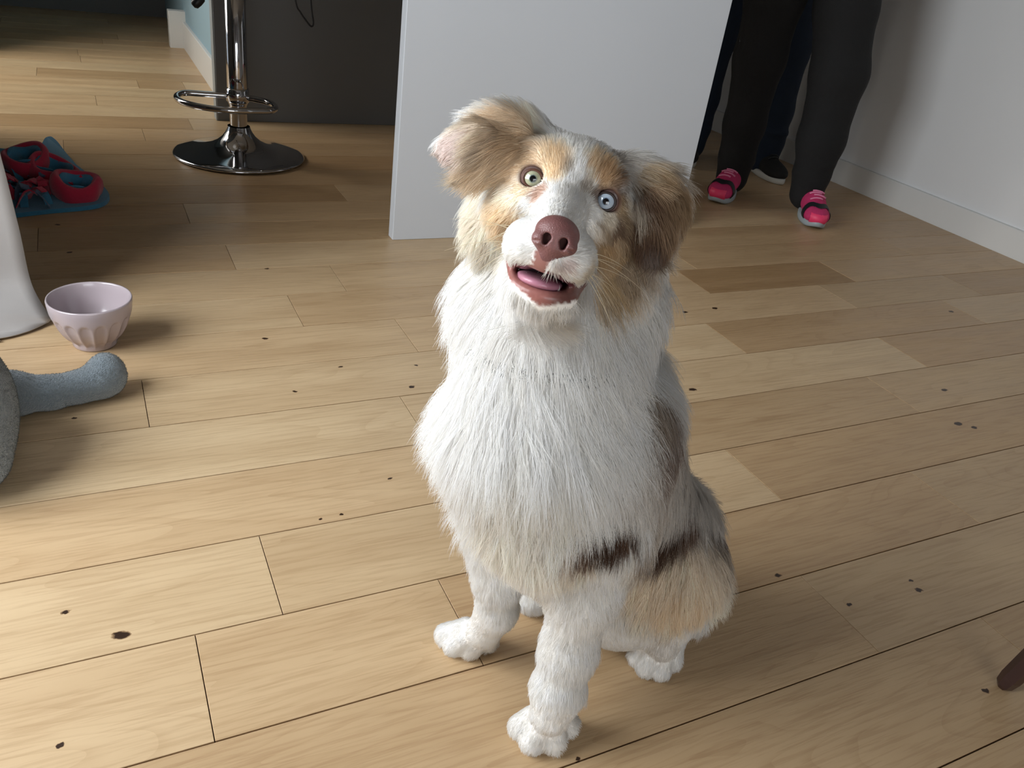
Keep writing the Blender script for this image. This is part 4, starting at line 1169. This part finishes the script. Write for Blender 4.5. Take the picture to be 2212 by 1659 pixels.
fur_m = bpy.data.materials.new('dog_fur'); fur_m.use_nodes = True
nt = fur_m.node_tree; nt.nodes.clear()
outn = nt.nodes.new('ShaderNodeOutputMaterial')
ac = nt.nodes.new('ShaderNodeAttribute'); ac.attribute_name = 'fur_col'
an = nt.nodes.new('ShaderNodeAttribute'); an.attribute_name = 'skin_nrm'
df = nt.nodes.new('ShaderNodeBsdfDiffuse'); nt.links.new(ac.outputs['Color'], df.inputs['Color']); nt.links.new(an.outputs['Vector'], df.inputs['Normal'])
tl = nt.nodes.new('ShaderNodeBsdfTranslucent'); nt.links.new(ac.outputs['Color'], tl.inputs['Color'])
hr = nt.nodes.new('ShaderNodeBsdfHair'); hr.component = 'Reflection'; hr.inputs['RoughnessU'].default_value = .35; hr.inputs['RoughnessV'].default_value = .8
nt.links.new(ac.outputs['Color'], hr.inputs['Color'])
m1 = nt.nodes.new('ShaderNodeMixShader'); m1.inputs[0].default_value = .34; nt.links.new(df.outputs[0], m1.inputs[1]); nt.links.new(tl.outputs[0], m1.inputs[2])
m2 = nt.nodes.new('ShaderNodeMixShader'); m2.inputs[0].default_value = .10; nt.links.new(m1.outputs[0], m2.inputs[1]); nt.links.new(hr.outputs[0], m2.inputs[2])
nt.links.new(m2.outputs[0], outn.inputs['Surface'])

def hair_object(name, pts, rad, colr, nrm, m, parent):
    n, k = pts.shape[:2]
    hc = bpy.data.hair_curves.new(name)
    hc.add_curves([k] * n)
    off = np.zeros(3); p = parent
    while p is not None: off += np.array(p.location); p = p.parent
    hc.attributes['position'].data.foreach_set('vector', (pts - off).astype(np.float32).ravel())
    ra = hc.attributes.get('radius') or hc.attributes.new('radius', 'FLOAT', 'POINT')
    ra.data.foreach_set('value', rad.astype(np.float32).ravel())
    c_ = hc.attributes.new('fur_col', 'FLOAT_COLOR', 'CURVE')
    c_.data.foreach_set('color', np.concatenate([colr, np.ones((n, 1))], 1).astype(np.float32).ravel())
    n_ = hc.attributes.new('skin_nrm', 'FLOAT_VECTOR', 'CURVE')
    n_.data.foreach_set('vector', nrm.astype(np.float32).ravel())
    hc.materials.append(m)
    return link(bpy.data.objects.new(name, hc), parent)
N_FUR = 260000
P, N, pts, C, Lh, head = grow(N_FUR, 5)
taper = np.array([1.0, .95, .85, .7, .5, .18])
rad = np.where(head, .00015, .00019)[:, None] * taper[None]
fur = hair_object('fur', pts, rad, C, N, fur_m, dog)
fur['kind'] = 'stuff'

# ---------------------------------------------------------------- eyes
def eye(center, iris_a, iris_b, rimc, look, name_label):
    m, nt, b = new_mat('eye_' + name_label.split()[0])
    N_, L_ = nt.nodes, nt.links
    tc = N_.new('ShaderNodeTexCoord'); sx = N_.new('ShaderNodeSeparateXYZ'); L_.new(tc.outputs['Object'], sx.inputs[0])
    cb = N_.new('ShaderNodeCombineXYZ'); L_.new(sx.outputs[0], cb.inputs[0]); L_.new(sx.outputs[1], cb.inputs[1])
    ln = N_.new('ShaderNodeVectorMath'); ln.operation = 'LENGTH'; L_.new(cb.outputs[0], ln.inputs[0])
    no = N_.new('ShaderNodeTexNoise'); no.inputs['Scale'].default_value = 900; L_.new(cb.outputs[0], no.inputs['Vector'])
    mr = N_.new('ShaderNodeMath'); mr.operation = 'MULTIPLY_ADD'; mr.inputs[1].default_value = 1 / EYE_RAD; L_.new(ln.outputs['Value'], mr.inputs[0])
    sc = N_.new('ShaderNodeMath'); sc.operation = 'MULTIPLY_ADD'; sc.inputs[1].default_value = .10; sc.inputs[2].default_value = -.05; L_.new(no.outputs['Fac'], sc.inputs[0])
    L_.new(sc.outputs[0], mr.inputs[2])
    r = N_.new('ShaderNodeValToRGB'); L_.new(mr.outputs[0], r.inputs[0])
    el = r.color_ramp.elements
    el[0].position = 0.0; el[0].color = (0.004, .004, .005, 1)
    el[1].position = .205; el[1].color = (0.004, .004, .005, 1)
    for p_, c_ in ((.25, iris_b), (.34, iris_a), (.52, iris_a), (.58, rimc), (.63, srgb(52, 40, 36)), (.74, srgb(120, 98, 96))):
        e = el.new(p_); e.color = c_
    L_.new(r.outputs[0], b.inputs['Base Color']); b.inputs['Roughness'].default_value = .04; b.inputs['Specular IOR Level'].default_value = .6; b.inputs['Coat Weight'].default_value = 1.0; b.inputs['Coat Roughness'].default_value = .01
    bm = bmesh.new(); bmesh.ops.create_uvsphere(bm, u_segments=40, v_segments=28, radius=EYE_RAD)
    for v in bm.verts:
        if v.co.z > EYE_RAD * .80: v.co.z += .0010 * (v.co.z / EYE_RAD - .80) / .2       # cornea bulge
    me = bpy.data.meshes.new('eye'); bm.to_mesh(me); bm.free(); me.polygons.foreach_set('use_smooth', [True] * len(me.polygons)); me.materials.append(m)
    o = bpy.data.objects.new('eye', me); o['label'] = name_label
    lk = np.array(look, float); lk = ex * lk[0] + hy * lk[1] + hz * lk[2]; lk /= np.linalg.norm(lk)
    xx = ex - lk * (ex @ lk); xx /= np.linalg.norm(xx); yy = np.cross(lk, xx)
    Mx = Matrix.Identity(4)
    for i in range(3): Mx[i][0], Mx[i][1], Mx[i][2], Mx[i][3] = xx[i], yy[i], lk[i], center[i] - DOG_BASE[i]
    link(o, dog); o.matrix_local = Mx
    return o
eye(EYE_C[0], srgb(176, 178, 150), srgb(120, 134, 130), srgb(120, 104, 78), (.02, .0, 1), 'olive grey eye')
eye(EYE_C[1], srgb(188, 204, 220), srgb(130, 150, 172), srgb(150, 166, 186), (-.02, .0, 1), 'ice blue eye')
lid_l = mat('eyelid_brown', srgb(92, 58, 46), .45, noise=.15, nscale=400)
lid_r = mat('eyelid_dark', srgb(46, 32, 28), .45, noise=.15, nscale=400)
for e, lm, s in ((EYE_C[0], lid_l, -1), (EYE_C[1], lid_r, 1)):
    ring_pts = []
    for k in range(36):
        a = 2 * math.pi * k / 36
        vx, vy = .0073 * math.cos(a), .0065 * math.sin(a)
        if math.cos(a) * s < -.85: vx *= 1.13; vy -= .0006                    # inner corner
        rr = math.hypot(vx, vy)
        ring_pts.append(e + ex * vx + hy * vy + hz * (math.sqrt(max(EYE_RAD ** 2 - rr ** 2, 0)) + .0001))
    tube('eyelid', ring_pts, .0012, lm, dog, 8, True)

# ---------------------------------------------------------------- nose
nose_m = mat('liver_nose_leather', srgb(118, 78, 76), .42, noise=.14, nscale=500, bump=.22, bscale=900, spec=.5)
NF = Field()
NF.ell(hd(.001, -.0310, .0735), (.0160, .0128, .0135), HR, .004)
NF.ell(hd(.001, -.0390, .0750), (.0122, .0088, .0110), HR, .004)
for s in (-1, 1): NF.ell(hd(.001 + .0100 * s, -.0368, .0800), (.0064, .0060, .0064), HR, .003)
NF.ell(hd(-.0012, -.0480, .0735), (.0105, .0085, .0074), HR, .006)
for s in (-1, 1):
    NF.cone(hd(.001 + .0062 * s, -.0350, .0930), hd(.001 + .0058 * s, -.0340, .078), .0036, .0026, .0012, True)
    NF.cone(hd(.001 + .0066 * s, -.0385, .0915), hd(.001 + .0062 * s, -.0370, .080), .0026, .0018, .0012, True)
    NF.cone(hd(.001 + .0075 * s, -.0380, .0895), hd(.001 + .0145 * s, -.0392, .0835), .0015, .0009, .001, True)
NF.cone(hd(.001, -.0330, .0878), hd(.001, -.0440, .0872), .0009, .0012, .0008, True)
NF.cone(hd(.001, -.0440, .0866), hd(0, -.0570, .0800), .0011, .0012, .0008, True)
V, Q = NF.mesh(.0007)
np_mesh('nose', V, Q, nose_m, dog)

# ---------------------------------------------------------------- mouth
tongue_m = mat('tongue', srgb(178, 122, 140), .3, noise=.08, nscale=200, bump=.06, bscale=900, spec=.5)
TF = Field()
TF.ell(hd(-.001, -.0690, .030), (.0185, .0048, .030), HR, .004); TF.ell(hd(-.001, -.0695, .046), (.0155, .0042, .016), HR, .004)
V, Q = TF.mesh(.0012); np_mesh('tongue', V, Q, tongue_m, dog)
mouth_m = mat('mouth_lining', srgb(44, 26, 34), .4, noise=.1)
MF = Field(); MF.ell(hd(-.001, -.0620, .012), (.030, .010, .024), HR, .004)
V, Q = MF.mesh(.002); np_mesh('palate', V, Q, mouth_m, dog)
tooth_m = mat('tooth', srgb(240, 234, 228), .2, noise=.03)
for x, z, hgt, r in ((-.0118, .0500, .0090, .0020), (.0140, .0500, .0070, .0018), (.0035, .0560, .0035, .0012)):
    base_ = hd(x, -.0742, z)
    tube('tooth', [base_ + hy * hgt * t - hz * .0012 * t * t for t in (0, .4, .8, 1)], [r, r * .85, r * .45, r * .12], tooth_m, dog, 8)

# ---------------------------------------------------------------- whiskers
wr = np.random.default_rng(3); W = []
for s in (-1, 1):
    for k in range(11):
        p0 = hd(s * wr.uniform(.024, .033), wr.uniform(-.055, -.036), wr.uniform(.030, .062))
        d = ex * s * wr.uniform(.7, 1.1) + hy * wr.uniform(-.9, .25) - hz * wr.uniform(0, .5); d /= np.linalg.norm(d)
        Lw = wr.uniform(.025, .055)
        W.append([p0 + d * Lw * t + np.array([0, 0, -1]) * .25 * Lw * t * t for t in np.linspace(0, 1, 6)])
W = np.array(W)
wh = hair_object('whiskers', W, np.tile(np.array([.00022, .0002, .00018, .00014, .0001, .00004]), (len(W), 1)), np.tile(lin(235, 220, 190), (len(W), 1)), np.tile(hz, (len(W), 1)), fur_m, dog)
wh['kind'] = 'stuff'

# ---------------------------------------------------------------- collar, mostly buried in the ruff
collar_m = mat('black_collar_webbing', srgb(28, 28, 32), .7, noise=.2, nscale=300, bump=.4, bscale=700)
cc0 = A(1190, 772, .760); axis = (A(1160, 930, .78) - A(1210, 560, .735)); axis /= np.linalg.norm(axis)
u1 = np.cross(axis, CAM_F); u1 /= np.linalg.norm(u1); u2 = np.cross(axis, u1)
V, Fc = [], []
nn = 64
for a_off, r_off in ((-.0055, .0), (.0055, .0), (.0055, .0016), (-.0055, .0016)):
    for k in range(nn):
        a = 2 * math.pi * k / nn; dvec = u1 * math.cos(a) + u2 * math.sin(a)
        start = cc0 + axis * a_off + dvec * .3
        loc, nor, i_, dist = bvh.ray_cast(Vector(start), Vector(-dvec))
        r = .07 if loc is None else min((np.array(loc) - cc0 - axis * a_off) @ dvec, .11)
        V.append(cc0 + axis * a_off + dvec * (r + .0012 + r_off))
for q in range(4):
    for k in range(nn): Fc.append((q * nn + k, q * nn + (k + 1) % nn, ((q + 1) % 4) * nn + (k + 1) % nn, ((q + 1) % 4) * nn + k))
col_o = mesh_obj('collar', V, Fc, collar_m, dog, True)
col_o['label'] = 'black webbing collar sunk in the white ruff'

# ---------------------------------------------------------------- plush pile on the toy
PV, PQ = PLUSH_MESH
pt = np.concatenate([PQ[:, [0, 1, 2]], PQ[:, [0, 2, 3]]])
a0, a1, a2 = PV[pt[:, 0]], PV[pt[:, 1]], PV[pt[:, 2]]
cr = np.cross(a1 - a0, a2 - a0); ar = np.linalg.norm(cr, axis=1)
prn = np.random.default_rng(21); NP = 40000
ti = prn.choice(len(pt), NP, p=ar / ar.sum()); u_, v_ = prn.random(NP), prn.random(NP); sw = u_ + v_ > 1; u_[sw], v_[sw] = 1 - u_[sw], 1 - v_[sw]
PP = a0[ti] + (a1 - a0)[ti] * u_[:, None] + (a2 - a0)[ti] * v_[:, None]; PN = cr[ti] / ar[ti][:, None]
dirn = PN + prn.normal(size=(NP, 3)) * .45; dirn /= np.linalg.norm(dirn, axis=1)[:, None]
ln_ = prn.uniform(.0010, .0022, NP)
pp = np.stack([PP + dirn * (ln_ * q)[:, None] for q in (0, .5, 1)], 1); pp[..., 2] = np.maximum(pp[..., 2], .0008)
pc = np.tile(lin(150, 158, 161), (NP, 1)) * prn.uniform(.75, 1.15, (NP, 1))
pile = hair_object('pile', pp, np.tile(np.array([.00024, .00022, .00012]), (NP, 1)), np.clip(pc, .02, .9), PN, fur_m, plush)
pile['kind'] = 'stuff'
